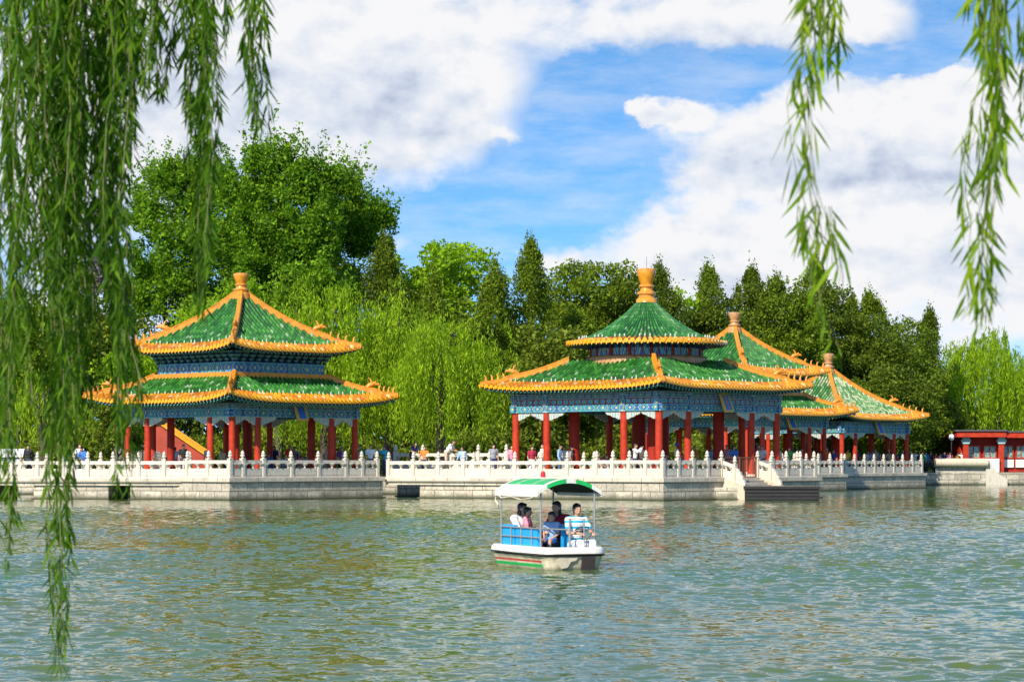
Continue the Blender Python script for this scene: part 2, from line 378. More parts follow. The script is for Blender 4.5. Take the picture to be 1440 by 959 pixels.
# ------------------------------------------------------------------ pavilions
def roof_square(mb, h, h0, zt, ze, up, k, ytile, wornmi=0, sp=.27, tr=.082, mi_e=1, mi_cap=2, mi_nail=3):
    """four curved tiled faces; tile rows are real barrel ridges. returns surface function"""
    def surf(t, r):
        w = h0+(h-h0)*r
        q = min(1, abs(t)/max(w, .01)); c = q**4*r**2
        z = zt-(zt-ze)*(r*(1+k)-k*r*r)+up*c
        return w*(1+.035*c), z, t*(1+.035*c)
    slen = math.hypot(h-h0, zt-ze)
    ry = 1-ytile/slen
    nrow = int(2*h/sp); 
    for face in range(4):
        R = Matrix.Rotation(face*PI/2, 3, 'Z')
        P = lambda t, r, dz=0: R @ Vector((-(surf(t, r)[2]), -(surf(t, r)[0]), surf(t, r)[1]+dz))
        for i in range(nrow):
            t = -h+(i+.5)*2*h/nrow
            r0 = max(0, (abs(t)-h0)/(h-h0))
            if r0 > .985: continue
            rs = [r0+(1-r0)*j/9 for j in range(10)]
            if ry > r0: rs = sorted(rs+[ry]); 
            rl = []; uvs = []
            for r in rs:
                a = []; q = []
                for m_ in range(6):
                    an = PI*m_/5; a.append(P(t+tr*math.cos(an), r, tr*math.sin(an)*1.5)); q.append((i+.1+.8*m_/5, (1-r)*slen+.0))
                rl.append(a); uvs.append(q)
            for j in range(len(rs)-1):
                mi = mi_e if rs[j] >= ry-1e-6 else wornmi
                mb.grid(rl[j:j+2], mi, uvs[j:j+2])
            # pan between rows, shade of the gaps painted in by its darker colour
            half = h/nrow
            rp = []; up_ = []
            for r in rs: rp.append([P(t-half, r), P(t+half, r)]); up_.append([(i+.5, (1-r)*slen+.15), (i+.9, (1-r)*slen+.15)])
            for j in range(len(rs)-1):
                mb.grid(rp[j:j+2], 5 if rs[j] >= ry-1e-6 else 4, up_[j:j+2])
            # end disc + drip tile
            e = P(t, 1); o = (P(t, 1)-P(t, .97)); o.z = 0; o.normalize(); s_ = Vector((-o.y, o.x, 0))
            c0 = e+Vector((0,0,.01)); rr = tr*1.25
            ring0 = [c0+s_*rr*math.cos(2*PI*q/8)+Vector((0,0,rr*math.sin(2*PI*q/8))) for q in range(8)]
            ring1 = [p+o*.05 for p in ring0]
            mb.grid([ring0, ring1], mi_cap, close=True); mb.quad(ring1, mi_cap)
            c1 = P(t+half, 1)+o*.02
            mb.quad([c1-s_*half*.8+Vector((0,0,.02)), c1+Vector((0,0,-.17)), c1+s_*half*.8+Vector((0,0,.02))], mi_cap)
            if r0 < ry:
                c2 = P(t, ry, tr*1.4); 
                if (i*7+face*3) % 5 < 3: mb.lathe(c2, [(.04,-.03),(.045,.02),(.03,.06+.03*((i*13) % 3)),(.01,.09+.03*((i*13) % 3))], 5, mi_nail)
    return surf
def ridge(parent, surf, h, h0, face, r0=0.0, r1=1.0, w=.13, hh=.3, mat='ridge', beasts=True):
    R = Matrix.Rotation(face*PI/2, 3, 'Z'); mb = MB(); rows = []
    path = []
    for j in range(15):
        r = r0+(r1-r0)*j/14; ww = h0+(h-h0)*r; a, z, t = surf(ww, r)
        path.append((R @ Vector((-t, -a, z)), r))
    d = (path[-1][0]-path[0][0]); d.z = 0; d.normalize(); s_ = Vector((-d.y, d.x, 0))
    prof = [(-w,-.1),(-w,hh*.35),(-w*.75,hh*.45),(-w*.75,hh*.8),(-w*.9,hh*.86),(-w*.6,hh),(w*.6,hh),(w*.9,hh*.86),(w*.75,hh*.8),(w*.75,hh*.45),(w,hh*.35),(w,-.1)]
    for p, r in path:
        k = 1 if r < .72 else .62
        rows.append([p+s_*a+Vector((0,0,b*k)) for a, b in prof])
    mb.grid(rows, 0); mb.quad(rows[0][::-1], 0); mb.quad(rows[-1], 0)
    o = mb.build('hip_ridge', [mat], parent)
    if beasts:
        # the large beast where the ridge steps down, then a file of small figures
        bb = MB(); p = path[9][0]+Vector((0,0,hh*.9))
        bb.tube([p-d*.28, p-d*.1+Vector((0,0,.16)), p+d*.08+Vector((0,0,.2)), p+d*.25+Vector((0,0,.34))], [.1,.14,.11,.05], 7)
        bb.tube([p+d*.05+Vector((0,0,.2)), p-d*.05+Vector((0,0,.48)), p-d*.16+Vector((0,0,.56))], [.07,.045,.015], 6)
        bb.tube([p+d*.12+Vector((0,0,.2)), p+d*.36+Vector((0,0,.22)), p+d*.42+Vector((0,0,.16))], [.08,.07,.04], 6)
        bb.build('ridge_beast', [mat], o, True)
        for q in range(4):
            pp = path[10][0].lerp(path[14][0], .12+.22*q); pp = pp+Vector((0,0,hh*.62))
            # follow the curve
            j = 10+4*(.12+.22*q); j0 = int(j); pp = path[j0][0].lerp(path[min(14,j0+1)][0], j-j0)+Vector((0,0,hh*.6))
            f_ = MB(); f_.tube([pp, pp+Vector((0,0,.12)), pp+d*.02+Vector((0,0,.22)), pp+d*.09+Vector((0,0,.29))], [.075,.06,.05,.02], 6)
            f_.build('ridge_figure', [mat], o, True)
    return o
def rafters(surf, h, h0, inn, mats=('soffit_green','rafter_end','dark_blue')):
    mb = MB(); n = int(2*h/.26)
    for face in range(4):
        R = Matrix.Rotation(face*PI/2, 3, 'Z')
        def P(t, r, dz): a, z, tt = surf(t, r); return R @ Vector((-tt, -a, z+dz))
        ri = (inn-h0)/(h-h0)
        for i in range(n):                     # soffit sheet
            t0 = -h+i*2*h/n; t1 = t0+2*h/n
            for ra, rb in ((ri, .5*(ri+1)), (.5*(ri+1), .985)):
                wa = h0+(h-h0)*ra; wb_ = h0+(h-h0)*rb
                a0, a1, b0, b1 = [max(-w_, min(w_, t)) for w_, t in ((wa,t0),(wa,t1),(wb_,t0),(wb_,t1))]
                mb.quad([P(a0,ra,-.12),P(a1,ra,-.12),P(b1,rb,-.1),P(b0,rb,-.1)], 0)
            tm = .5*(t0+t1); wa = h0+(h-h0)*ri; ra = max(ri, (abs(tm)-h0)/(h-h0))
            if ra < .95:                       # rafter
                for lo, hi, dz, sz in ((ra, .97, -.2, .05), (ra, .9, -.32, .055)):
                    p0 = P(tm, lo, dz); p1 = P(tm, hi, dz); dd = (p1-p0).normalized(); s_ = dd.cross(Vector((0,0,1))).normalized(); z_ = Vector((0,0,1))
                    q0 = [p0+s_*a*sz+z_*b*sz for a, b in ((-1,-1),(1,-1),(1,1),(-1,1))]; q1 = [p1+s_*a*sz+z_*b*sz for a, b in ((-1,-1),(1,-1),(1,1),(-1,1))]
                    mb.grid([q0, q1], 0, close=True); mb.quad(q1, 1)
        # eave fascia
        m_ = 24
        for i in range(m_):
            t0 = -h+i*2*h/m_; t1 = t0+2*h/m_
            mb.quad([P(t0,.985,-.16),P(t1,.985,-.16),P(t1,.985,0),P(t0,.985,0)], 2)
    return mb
def brackets(half, z0, z1, step=.52):
    mb = MB(); n = max(2, round(2*half/step)); hz = (z1-z0)
    for face in range(4):
        R = Matrix.Rotation(face*PI/2, 4, 'Z')
        for i in range(n+1):
            t = -half+i*2*half/n
            for k in range(3):
                a = z0+hz*k/3; o = .1+.14*k; wd = .07+.05*k
                mb.box((t-wd, -half-o, a), (t+wd, -half+.05, a+hz*.2), (i+k) % 2, R)
                mb.box((t-wd*1.5, -half-o-.03, a+hz*.2), (t+wd*1.5, -half-o+.08, a+hz*.3), 2, R)
    return mb
def column(parent, x, y, z0, z1, r, mat='red_paint'):
    mb = MB(); mb.lathe((x,y,0), [(r*1.02,z0+.12),(r,z0+.5),(r*.97,z1)], 18)
    o = sm_auto(mb.build('column', [mat], parent))
    b_ = MB(); b_.lathe((x,y,0), [(r*1.7,z0),(r*1.7,z0+.05),(r*1.35,z0+.11),(r*1.3,z0+.121)], 18); sm_auto(b_.build('column_base', ['marble'], o))
    return o
def spandrel(parent, x, y, ang, length, z, depth=.36, mat='painted_pale'):
    """carved bracket board under a beam, scalloped lower edge, from a column outwards"""
    mb = MB(); n = 14; M4 = Matrix.Translation((x,y,z)) @ Matrix.Rotation(ang, 4, 'Z'); th = .045
    top = []; bot = []
    for i in range(n+1):
        u = i/n; d = depth*(1-u)**.8*(1+.0)+.05+.05*abs(math.sin(u*PI*3))
        top.append((u*length, 0)); bot.append((u*length, -d))
    for s_ in (-th, th):
        for i in range(n):
            q = [(top[i][0],s_,0),(bot[i][0],s_,bot[i][1]),(bot[i+1][0],s_,bot[i+1][1]),(top[i+1][0],s_,0)]
            mb.quad([M4 @ Vector(p) for p in (q if s_ < 0 else q[::-1])], 0, [(p[0], .5+p[2]) for p in (q if s_ < 0 else q[::-1])])
    for i in range(n):
        mb.quad([M4 @ Vector(p) for p in ((bot[i][0],-th,bot[i][1]),(bot[i][0],th,bot[i][1]),(bot[i+1][0],th,bot[i+1][1]),(bot[i+1][0],-th,bot[i+1][1]))], 1)
    return mb.build('spandrel', [mat, 'marble'], parent)
def ring_beam(half, z0, z1, w, ext=.3, mi=0, mb=None):
    mb = mb or MB(); e = half+ext
    for sx in (-1, 1):
        mb.beam((-e, sx*half), (e, sx*half), w, z0, z1, mi)
    for sx in (-1, 1):
        mb.beam((sx*half, -half+w/2+.002), (sx*half, half-w/2-.002), w, z0+.004, z1-.004, mi)
        for s2 in (-1, 1): mb.beam((sx*half, s2*(half+w/2+.002)), (sx*half, s2*(half+ext)), w, z0+.004, z1-.004, mi)
    return mb
def finial(parent, z0, z1, r, mat, rod=0):
    H = z1-z0; mb = MB()
    prof = [(r*1.1,-.25),(r*1.05,.02),(r*.8,.08),(r*.8,.16),(r*.95,.19),(r*.95,.25),(r*.66,.29),(r*.6,.38),(r*.78,.42),(r*.78,.47),(r*.6,.5),(r*.72,.6),(r*.9,.78),(r*.98,.92),(r*.95,.97),(r*.6,1.0)]
    mb.lathe((0,0,z0), [(a, b*H) for a, b in prof], 20)
    o = sm_auto(mb.build('finial', [mat], parent), 50)
    if rod:
        q = MB(); q.tube([(0,0,z1-.02),(0,0,z1+rod)], .018, 6); q.build('lightning_rod', ['steel'], o)
    return o
FRAC1 = (0, .2, .8, 1); FRAC2 = (0, .235, .775, 1)
def plaque(parent, half, zc, t=0.0, text='', wd=.55, hh=.95):
    """tilted name board in the middle of the front (facing -y in pavilion axes)"""
    M4 = Matrix.Translation((t, -half-.45, zc)) @ Matrix.Rotation(math.radians(-22), 4, 'X')
    mb = MB(); mb.box((-wd/2,-.04,-hh/2), (wd/2,.04,hh/2), 0, M4)
    for a, b in (((-wd/2-.09,-.07,-hh/2-.09),(-wd/2,.06,hh/2+.09)), ((wd/2,-.07,-hh/2-.09),(wd/2+.09,.06,hh/2+.09)), ((-wd/2,-.07,hh/2),(wd/2,.06,hh/2+.09)), ((-wd/2,-.07,-hh/2-.09),(wd/2,.06,-hh/2))):
        mb.box(a, b, 1, M4)
    o = mb.build('name_board', ['cloth_blue', 'gold'], parent)
    if text:
        n = len(text); s_ = hh/n
        for i, ch in enumerate(text):
            cu = bpy.data.curves.new('character', 'FONT'); cu.body = ch; cu.size = s_*.85; cu.extrude = .008; cu.align_x = 'CENTER'; cu.align_y = 'CENTER'
            tmp = bpy.data.objects.new('character', cu); COL.objects.link(tmp)
            me_ = bpy.data.meshes.new_from_object(tmp.evaluated_get(bpy.context.evaluated_depsgraph_get())); bpy.data.objects.remove(tmp)
            me_.materials.clear(); me_.materials.append(M['gold']); c = bpy.data.objects.new('character', me_); COL.objects.link(c); c.parent = o
            c.matrix_local = M4 @ Matrix.Translation((0, -.052, hh/2-s_*(i+.5))) @ Matrix.Rotation(PI/2, 4, 'X')
    return o
def pavilion(name, C, zf, hc, zc, label, lower, upper=None, rnd=None, frac=FRAC1, cr=.165, inner=None, fin=None, green='tile_green', text='', rich=False, ridgemat='ridge', greenl=None):
    P0 = empty(name, (C.x, C.y, 0), ROTU); tag(P0, label, 'pavilion', 'lakeside pavilions with green and yellow glazed roofs')
    # local axes: x along U, y along V ; front is -y
    col = set()
    for f_ in frac:
        c = -hc+2*hc*f_
        for p in ((c,-hc),(c,hc),(-hc,c),(hc,c)): col.add((round(p[0],3), round(p[1],3)))
    for x, y in sorted(col): column(P0, x, y, zf, zc+.25, cr)
    if inner:
        for sx in (-1,1):
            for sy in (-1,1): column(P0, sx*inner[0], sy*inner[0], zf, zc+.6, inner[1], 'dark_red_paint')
    # beams
    lo, hi = zc, lower['frieze']
    if rich:
        H = hi-lo
        ring_beam(hc, lo, lo+H*.36, .3).build('painted_beam', ['painted_beam'], P0)
        ring_beam(hc, lo+H*.36+.003, lo+H*.7, .22, .24).build('painted_panel', ['painted_frame'], P0)
        ring_beam(hc, lo+H*.7+.003, hi, .3, .3).build('painted_beam', ['painted_small'], P0)
    else:
        H = hi-lo
        ring_beam(hc, lo, lo+H*.6, .28).build('painted_beam', ['painted_beam'], P0)
        ring_beam(hc, lo+H*.6+.003, hi, .24).build('painted_beam', ['painted_small'], P0)
    # painted collar where each column passes the beams
    for x, y in sorted(col):
        mb = MB(); mb.lathe((x,y,0), [(cr*1.25,lo-.02),(cr*1.25,hi-.05)], 12); 
        o = mb.build('column_head', ['painted_small'], P0)
    # spandrels
    cs = [-hc+2*hc*f_ for f_ in frac]
    for i in range(len(cs)-1):
        L = cs[i+1]-cs[i]-2*cr; ln = min(L/2, 1.05)
        for s_ in (-1, 1):
            spandrel(P0, cs[i]+cr, s_*hc, 0, ln, lo+.0); spandrel(P0, cs[i+1]-cr, s_*hc, PI, ln, lo+.0)
            spandrel(P0, s_*hc, cs[i]+cr, PI/2, ln, lo+.0); spandrel(P0, s_*hc, cs[i+1]-cr, -PI/2, ln, lo+.0)
    # ceiling
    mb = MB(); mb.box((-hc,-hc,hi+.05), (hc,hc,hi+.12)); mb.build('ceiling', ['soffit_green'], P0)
    # lower roof
    h, h0, zt, ze = lower['h'], lower['h0'], lower['zt'], lower['ze']
    mb = MB(); gmat = greenl or green
    surf = roof_square(mb, h, h0, zt, ze, lower['up'], .32 if upper or rnd else .55, .88)
    R_ = mb.build('lower_roof' if (upper or rnd) else 'roof', [gmat, 'tile_yellow', 'yellow_tile', 'nail_white', 'pan_green_shaded', 'pan_yellow_shaded'], P0, True)
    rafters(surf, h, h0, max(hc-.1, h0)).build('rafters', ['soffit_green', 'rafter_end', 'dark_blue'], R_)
    for f_ in range(4): ridge(R_, surf, h, h0, f_, 0.0, 1.0, mat=ridgemat)
    top = R_
    if upper:
        hw = upper['hw']; zb = zt-.05; zt2 = upper['wall_top']
        w_ = MB()
        for s_ in (-1, 1):
            w_.beam((-hw-.26, s_*(hw+.14)), (hw+.26, s_*(hw+.14)), .26, zb-.1, zb+.24, 1); w_.beam((s_*(hw+.14), -hw-.008), (s_*(hw+.14), hw+.008), .26, zb-.1, zb+.24, 1)
        w_.build('roof_band', ['painted_beam', ridgemat], P0)
        mid = zb+.24+(zt2-zb-.24)*.48
        ring_beam(hw-.15, zb+.2, mid, .3, .15).build('painted_wall', ['painted_beam'], P0)
        brackets(hw-.02, mid, zt2).build('bracket_set', ['dark_blue', 'soffit_green', 'rafter_end'], P0)
        ring_beam(hw-.2, mid+.003, zt2+.1, .2, .1).build('painted_wall', ['dark_blue'], P0)
        mb = MB(); surf2 = roof_square(mb, upper['h'], .12, upper['zt'], upper['ze'], upper['up'], .5, .88)
        top = mb.build('upper_roof', [green, 'tile_yellow', 'yellow_tile', 'nail_white', 'pan_green_shaded', 'pan_yellow_shaded'], P0, True)
        rafters(surf2, upper['h'], .12, hw).build('rafters', ['soffit_green', 'rafter_end', 'dark_blue'], top)
        for f_ in range(4): ridge(top, surf2, upper['h'], .12, f_, 0.0, 1.0, mat=ridgemat)
    if rnd:
        rr, rw, zt2, ze2 = rnd['r'], rnd['rw'], rnd['zt'], rnd['ze']
        a = MB(); a.lathe((0,0,0), [(rnd['ring'],rnd['ring_z0']),(rnd['ring']+.04,rnd['ring_z0']+.15),(rnd['ring'],rnd['ring_z0']+.3),(rnd['ring']-.08,rnd['ring_z1']-.1),(rnd['ring'],rnd['ring_z1']-.05),(rnd['ring']-.1,rnd['ring_z1'])], 64)
        sm_auto(a.build('roof_band', ['ridge_brown'], P0))
        a = MB(); n = 64
        rows = [[(rw*math.cos(2*PI*k/n), rw*math.sin(2*PI*k/n), z) for k in range(n+1)] for z in (rnd['ring_z1']-.1, ze2+.15)]
        a.grid(rows, 0, [[(k*2*PI*rw/n, v_) for k in range(n+1)] for v_ in (0, 1)])
        for k in range(16):
            an = 2*PI*k/16; a.tube([(rw*math.cos(an), rw*math.sin(an), rnd['ring_z1']-.1), (rw*math.cos(an), rw*math.sin(an), ze2+.1)], .09, 8, 1)
        for k in range(48):
            an = 2*PI*(k+.5)/48; R4 = Matrix.Rotation(an, 4, 'Z')
            a.box((rw,-.07,ze2-.3), (rw+.25,.07,ze2-.18), 2, R4); a.box((rw,-.1,ze2-.15), (rw+.42,.1,ze2-.02), 3, R4)
        a.build('painted_drum', ['painted_frame', 'dark_red_paint', 'dark_blue', 'rafter_end'], P0)
        mb = MB(); nr = 84; kk = .75; slen = math.hypot(rr, zt2-ze2); ry = 1-.8/slen; r_in = .35
        def S(r): return r_in+(rr-r_in)*r, zt2-(zt2-ze2)*(r*(1+kk)-kk*r*r)
        rs = sorted([j/12 for j in range(13)]+[ry])
        for i in range(nr):
            a0 = 2*PI*i/nr; rl = []; uvs = []; rp = []; up_ = []
            er = Vector((math.cos(a0), math.sin(a0), 0)); et = Vector((-er.y, er.x, 0))
            for r in rs:
                R1, z = S(r); wd = PI*R1/nr; q = []; uu = []
                for m_ in range(6):
                    an = PI*m_/5; q.append(er*R1+et*wd*.68*math.cos(an)+Vector((0,0,z+min(.1, wd*.75)*math.sin(an)))); uu.append((i+.1+.8*m_/5, (1-r)*slen))
                rl.append(q); uvs.append(uu)
                e0 = Vector((math.cos(a0-PI/nr), math.sin(a0-PI/nr), 0)); e1 = Vector((math.cos(a0+PI/nr), math.sin(a0+PI/nr), 0))
                rp.append([e1*R1+Vector((0,0,z)), e0*R1+Vector((0,0,z))]); up_.append([(i+.9, (1-r)*slen+.15), (i+.5, (1-r)*slen+.15)])
            for j in range(len(rs)-1):
                mi = 1 if rs[j] >= ry-1e-6 else 0
                mb.grid(rl[j:j+2], mi, uvs[j:j+2]); mb.grid(rp[j:j+2], 4+mi, up_[j:j+2])
            e = er*rr+Vector((0,0,ze2+.01)); rq = .12
            ring0 = [e+et*rq*math.cos(2*PI*q/8)+Vector((0,0,rq*math.sin(2*PI*q/8))) for q in range(8)]; ring1 = [p+er*.05 for p in ring0]
            mb.grid([ring0, ring1], 2, close=True); mb.quad(ring1, 2)
            e1 = Vector((math.cos(a0+PI/nr), math.sin(a0+PI/nr), 0)); c1 = e1*(rr+.02)+Vector((0,0,ze2)); t1 = Vector((-e1.y, e1.x, 0))
            mb.quad([c1-t1*.12, c1+Vector((0,0,-.19)), c1+t1*.12], 2)
            R1, z = S(ry)
            if i % 5 < 3: mb.lathe(er*R1+Vector((0,0,z+.13)), [(.045,-.03),(.05,.02),(.03,.09),(.01,.11)], 5, 3)
        top = mb.build('upper_roof', [green, 'tile_yellow', 'yellow_tile', 'nail_white', 'pan_green_shaded', 'pan_yellow_shaded'], P0, True)
        mb = MB(); n = 96
        rows = [[(q*math.cos(2*PI*k/n), q*math.sin(2*PI*k/n), z) for k in range(n)] for q, z in ((rw-.1, ze2+.1), (rr*.97, ze2-.1), (rr*.985, ze2-.02))]
        mb.grid(rows, 0, close=True)
        for k in range(n):
            an = 2*PI*k/n; R4 = Matrix.Rotation(an, 4, 'Z'); mb.box((rw,-.05,ze2-.15), (rr-.08,.05,ze2-.06), 0, R4); mb.box((rr-.078,-.05,ze2-.148), (rr-.07,.05,ze2-.062), 1, R4)
        mb.build('rafters', ['soffit_green', 'rafter_end'], top)
    if fin: finial(top, *fin)
    if text is not None: plaque(P0, hc, (lo+hi)/2-.02, 0, text, wd=.5, hh=.85)
    return P0
ZF = 1.14
A1, A2, A3, A4 = 5.25, 6.5, 5.25, 5.0
N1 = wp(323, 119.5); C1 = N1+(U+V)*A1
N2 = wp(933, 118.4); C2 = N2+(U+V)*A2
C3 = wp(1033, 160); C4 = wp(1165, 175)
lowP = dict(h=5.62, h0=3.2, zt=6.28, ze=4.98, up=.38, frieze=4.82)
upP = dict(hw=3.08, wall_top=7.55, h=4.3, zt=10.72, ze=7.62, up=.32)
pavilion('square_pavilion', C1, ZF, 4.2, 4.18, 'square pavilion at the left, two green roof tiers and an orange finial', lowP, upP, cr=.17, fin=(10.7, 11.8, .43, 'finial_gold'), inner=(2.6, .2), text=None if 0 else '')
pavilion('round_topped_pavilion', C2, ZF, 4.87, 4.48, 'largest pavilion, a round green upper roof over a square lower roof',
    dict(h=6.0, h0=2.9, zt=7.15, ze=5.68, up=.26, frieze=5.42), None,
    dict(r=4.2, rw=2.9, zt=10.5, ze=8.12, ring=3.25, ring_z0=6.6, ring_z1=7.42), FRAC2, .19, (2.7, .3), (10.42, 12.1, .52, 'finial_gold', .62), text='龍澤亭', rich=True, ridgemat='ridge')
pavilion('square_pavilion', C3, ZF, 4.2, 4.18, 'square two-tiered pavilion with a brown stone-like finial, half hidden behind the round-topped one', lowP, upP, cr=.17, fin=(10.7, 11.8, .43, 'finial_brown'), inner=(2.6, .2), text='')
pavilion('square_pavilion', C4, ZF, 4.0, 3.95, 'rightmost pavilion with a single pale worn green roof sloping down beside the dark cypresses',
    dict(h=5.0, h0=.12, zt=8.55, ze=4.95, up=.32, frieze=4.72), None, None, FRAC1, .17, (2.2, .2), (8.5, 9.75, .42, 'finial_brown'), green='tile_green_worn', text='')

# ------------------------------------------------------------------ platforms, causeways
def rect(C, a, b=None, e=0):
    b = b or a
    return [(C-U*(a+e)-V*(b+e)).to_2d(), (C+U*(a+e)-V*(b+e)).to_2d(), (C+U*(a+e)+V*(b+e)).to_2d(), (C-U*(a+e)+V*(b+e)).to_2d()]
def platform(name, poly_f, label, zt=1.11):
    o = empty(name, (0,0,0)); tag(o, label, 'stone platform', 'stone platforms standing in the lake')
    mb = MB(); mb.prism(poly_f(0), -.6, zt-.22, 0); mb.build('block_wall', ['stone_block'], o)
    mb = MB(); mb.prism(poly_f(.12), -.6, .07, 0); mb.build('foot_course', ['stone_block'], o)
    mb = MB(); mb.prism(poly_f(.09), zt-.218, zt, 0); mb.build('edge_slab', ['stone_slab'], o)
    return o
platform('stone_platform', lambda e: rect(C1, A1, e=e), 'pale block-built platform under the left pavilion')
platform('stone_platform', lambda e: rect(C2, A2, e=e), 'pale block-built platform under the round-topped pavilion')
platform('stone_platform', lambda e: rect(C3, A3, e=e), 'stone platform of the half-hidden pavilion, only its right corner showing')
platform('stone_platform', lambda e: rect(C4, A4, e=e), 'stone platform under the rightmost pavilion')
def causeway(a, b, width, label, gaps=(), zt=1.07, name='causeway'):
    """a->b front edge, body goes back; gaps = (t0,t1) open culverts"""
    o = empty(name, (a.x, a.y, 0), math.atan2(b.y-a.y, b.x-a.x)); tag(o, label, name.replace('_', ' '))
    L = (b-a).length; ts = [0]
    for g0, g1 in gaps: ts += [g0, g1]
    ts.append(L); mb = MB()
    for i in range(0, len(ts), 2):
        if ts[i+1]-ts[i] > .05:
            mb.box((ts[i],.25,-.6), (ts[i+1],width,zt-.36)); mb.box((ts[i]-.08,.1,-.6), (ts[i+1]+.08,.25-.002,.06))
    mb.build('foundation_wall', ['stone_block'], o)
    mb = MB(); mb.box((0,.12,zt-.36), (L,width+.1,zt-.2)); mb.build('moulding', ['stone_slab'], o)
    mb = MB(); mb.box((0,0,zt-.198), (L,width+.2,zt)); mb.build('deck_slab', ['stone_slab'], o)
    return o
LA = wp(-90, 124.4); LB = wp(262, 121.9)
dL = (LB-LA).normalized(); backL = Vector((-dL.y, dL.x, 0))
def tpx(px, A, B):   # distance along A->B where the bearing is px
    k = (px-720)/F; d = (B-A).normalized(); return (k*A.y-A.x)/(d.x-k*d.y)
causeway(LA, LB+dL*.6, 4.2, 'marble causeway running left from the left pavilion behind the hanging willow', [(tpx(-20,LA,LB), tpx(45,LA,LB)), (tpx(150,LA,LB), tpx(181,LA,LB))])
MA = wp(541, 127.4); MBp = wp(835, 121.6); dM = (MBp-MA).normalized(); backM = Vector((-dM.y, dM.x, 0))
causeway(MA, MBp+dM*.8, 4.2, 'marble causeway joining the left pavilion to the round-topped one, dark culvert at its left end', [(0.02, tpx(587,MA,MBp))])
fb0 = wp(556, 132.6); fb1 = wp(712, 130.2)
causeway(fb0, fb1, 3.2, 'raised marble footbridge behind the middle causeway', zt=1.5, name='footbridge')
causeway(C2+U*A2+V*2.0-Vector((0,0,0)), C3-U*1-V*A3*1.0, 3, 'stone causeway leading back from the round-topped pavilion')
causeway(C3+U*A3-V*1.5, C4-U*A4-V*1.5, 3.4, 'short stone link between the two right-hand pavilions')

# ------------------------------------------------------------------ balustrades
def post_mesh():
    mb = MB(); w_ = .105
    mb.box((-w_,-w_,0), (w_,w_,.93)); 
    for s_ in (-1,1):
        mb.box((-w_*.6,s_*w_-.008,.15), (w_*.6,s_*w_+.012,.85)); mb.box((s_*w_-.008,-w_*.6,.15), (s_*w_+.012,w_*.6,.85))
    mb.box((-w_*1.12,-w_*1.12,.93), (w_*1.12,w_*1.12,.97))
    mb.lathe((0,0,.97), [(.085,0),(.06,.03),(.06,.05),(.105,.09),(.115,.13),(.1,.17),(.07,.19),(.075,.21),(.095,.235),(.085,.29),(.05,.35),(.02,.39),(.005,.41)], 10)
    return mb.mesh('post', ['marble'])
POST = post_mesh()
def panel(parent, p0, p1, z, half=.1):
    d = (p1-p0); L = d.length; ang = math.atan2(d.y, d.x); M4 = Matrix.Translation((p0.x,p0.y,0)) @ Matrix.Rotation(ang, 4, 'Z')
    x0, x1 = half, L-half; mb = MB()
    slope = p1.z-p0.z
    def Z(x): return p0.z+slope*x/L if L else p0.z
    def sbox(a, b):
        P = []
        for zz, in ((a[2],),(b[2],)):
            for x, y in ((a[0],a[1]),(b[0],a[1]),(b[0],b[1]),(a[0],b[1])): P.append(M4 @ Vector((x,y,zz+Z(x))))
        for f_ in ((0,1,5,4),(1,2,6,5),(2,3,7,6),(3,0,4,7),(4,5,6,7),(3,2,1,0)): mb.quad([P[i] for i in f_], 0)
    sbox((x0,-.09,.0), (x1,.09,.07)); sbox((x0,-.055,.07), (x1,.055,.47))
    sbox((x0+.08,-.075,.13), (x1-.08,-.0551,.41)); sbox((x0+.08,.0551,.13), (x1-.08,.075,.41))
    # moulded hand rail
    sbox((x0,-.07,.71), (x1,.07,.84)); sbox((x0,-.05,.84), (x1,.05,.875))
    n = 2 if L < 1.3 else 3
    for i in range(n):
        xc = x0+(x1-x0)*((i+.5)/n if n == 2 else (0.06, .5, .94)[i])
        c = M4 @ Vector((xc, 0, Z(xc)))
        mb.lathe((c.x,c.y,c.z), [(.05,.47),(.085,.49),(.035,.54),(.085,.6),(.12,.65),(.17,.69),(.17,.71)], 8)
    xs = (x1-x0)
    return mb.build('panel', ['marble'], parent)
def balustrade(pts, label, spacing=1.4, ts=None, z=1.11, close_first=True, name='balustrade'):
    pts = [Vector((p.x, p.y, z if p.z == 0 else p.z)) for p in pts]
    root = empty(name, tuple(pts[0])); tag(root, label, 'balustrade', 'white marble balustrades with pointed posts')
    inv = root.matrix_world.inverted(); off = Vector(pts[0])
    for i in range(len(pts)-1):
        a, b = pts[i]-off, pts[i+1]-off; L = (b-a).length; n = max(1, round(L/spacing))
        tt = ts[i] if ts and ts[i] else [k/n for k in range(n+1)]
        P = [a.lerp(b, t) for t in tt]; ang = math.atan2((b-a).y, (b-a).x)
        for k, p in enumerate(P):
            if k == 0 and i > 0: continue
            o = bpy.data.objects.new('post', POST); COL.objects.link(o); o.parent = root; o.location = p; o.rotation_euler = (0,0,ang)
        for k in range(len(P)-1): panel(root, P[k], P[k+1], 0)
    return root
e = .22
def inset(C, a, su, sv): return C+U*su*(a-e)+V*sv*(a-e)
j1 = N1+(U+V)*e+V*3.3
q1 = inset(C1, A1, -1, -1); q2 = inset(C1, A1, 1, -1); q3 = inset(C1, A1, 1, 1)
Lq = (q2-q1).length
tsq = [0, .08, .215, .4, .585, .775, .89, 1]
balustrade([j1, q1, q2, q3-V*3.5], 'white marble balustrade round the front corner of the left pavilion', 1.35, [None, tsq, None])
aL = LA+backL*.25; bL = LB+backL*.25+dL*.1
balustrade([aL, bL], 'long white marble balustrade on the left causeway, behind the willow strands', 1.42, z=1.07)
balustrade([LA+backL*3.9, LB+backL*3.9-dL*1.5], 'rear balustrade of the left causeway, only its post tops showing', 1.42, z=1.07)
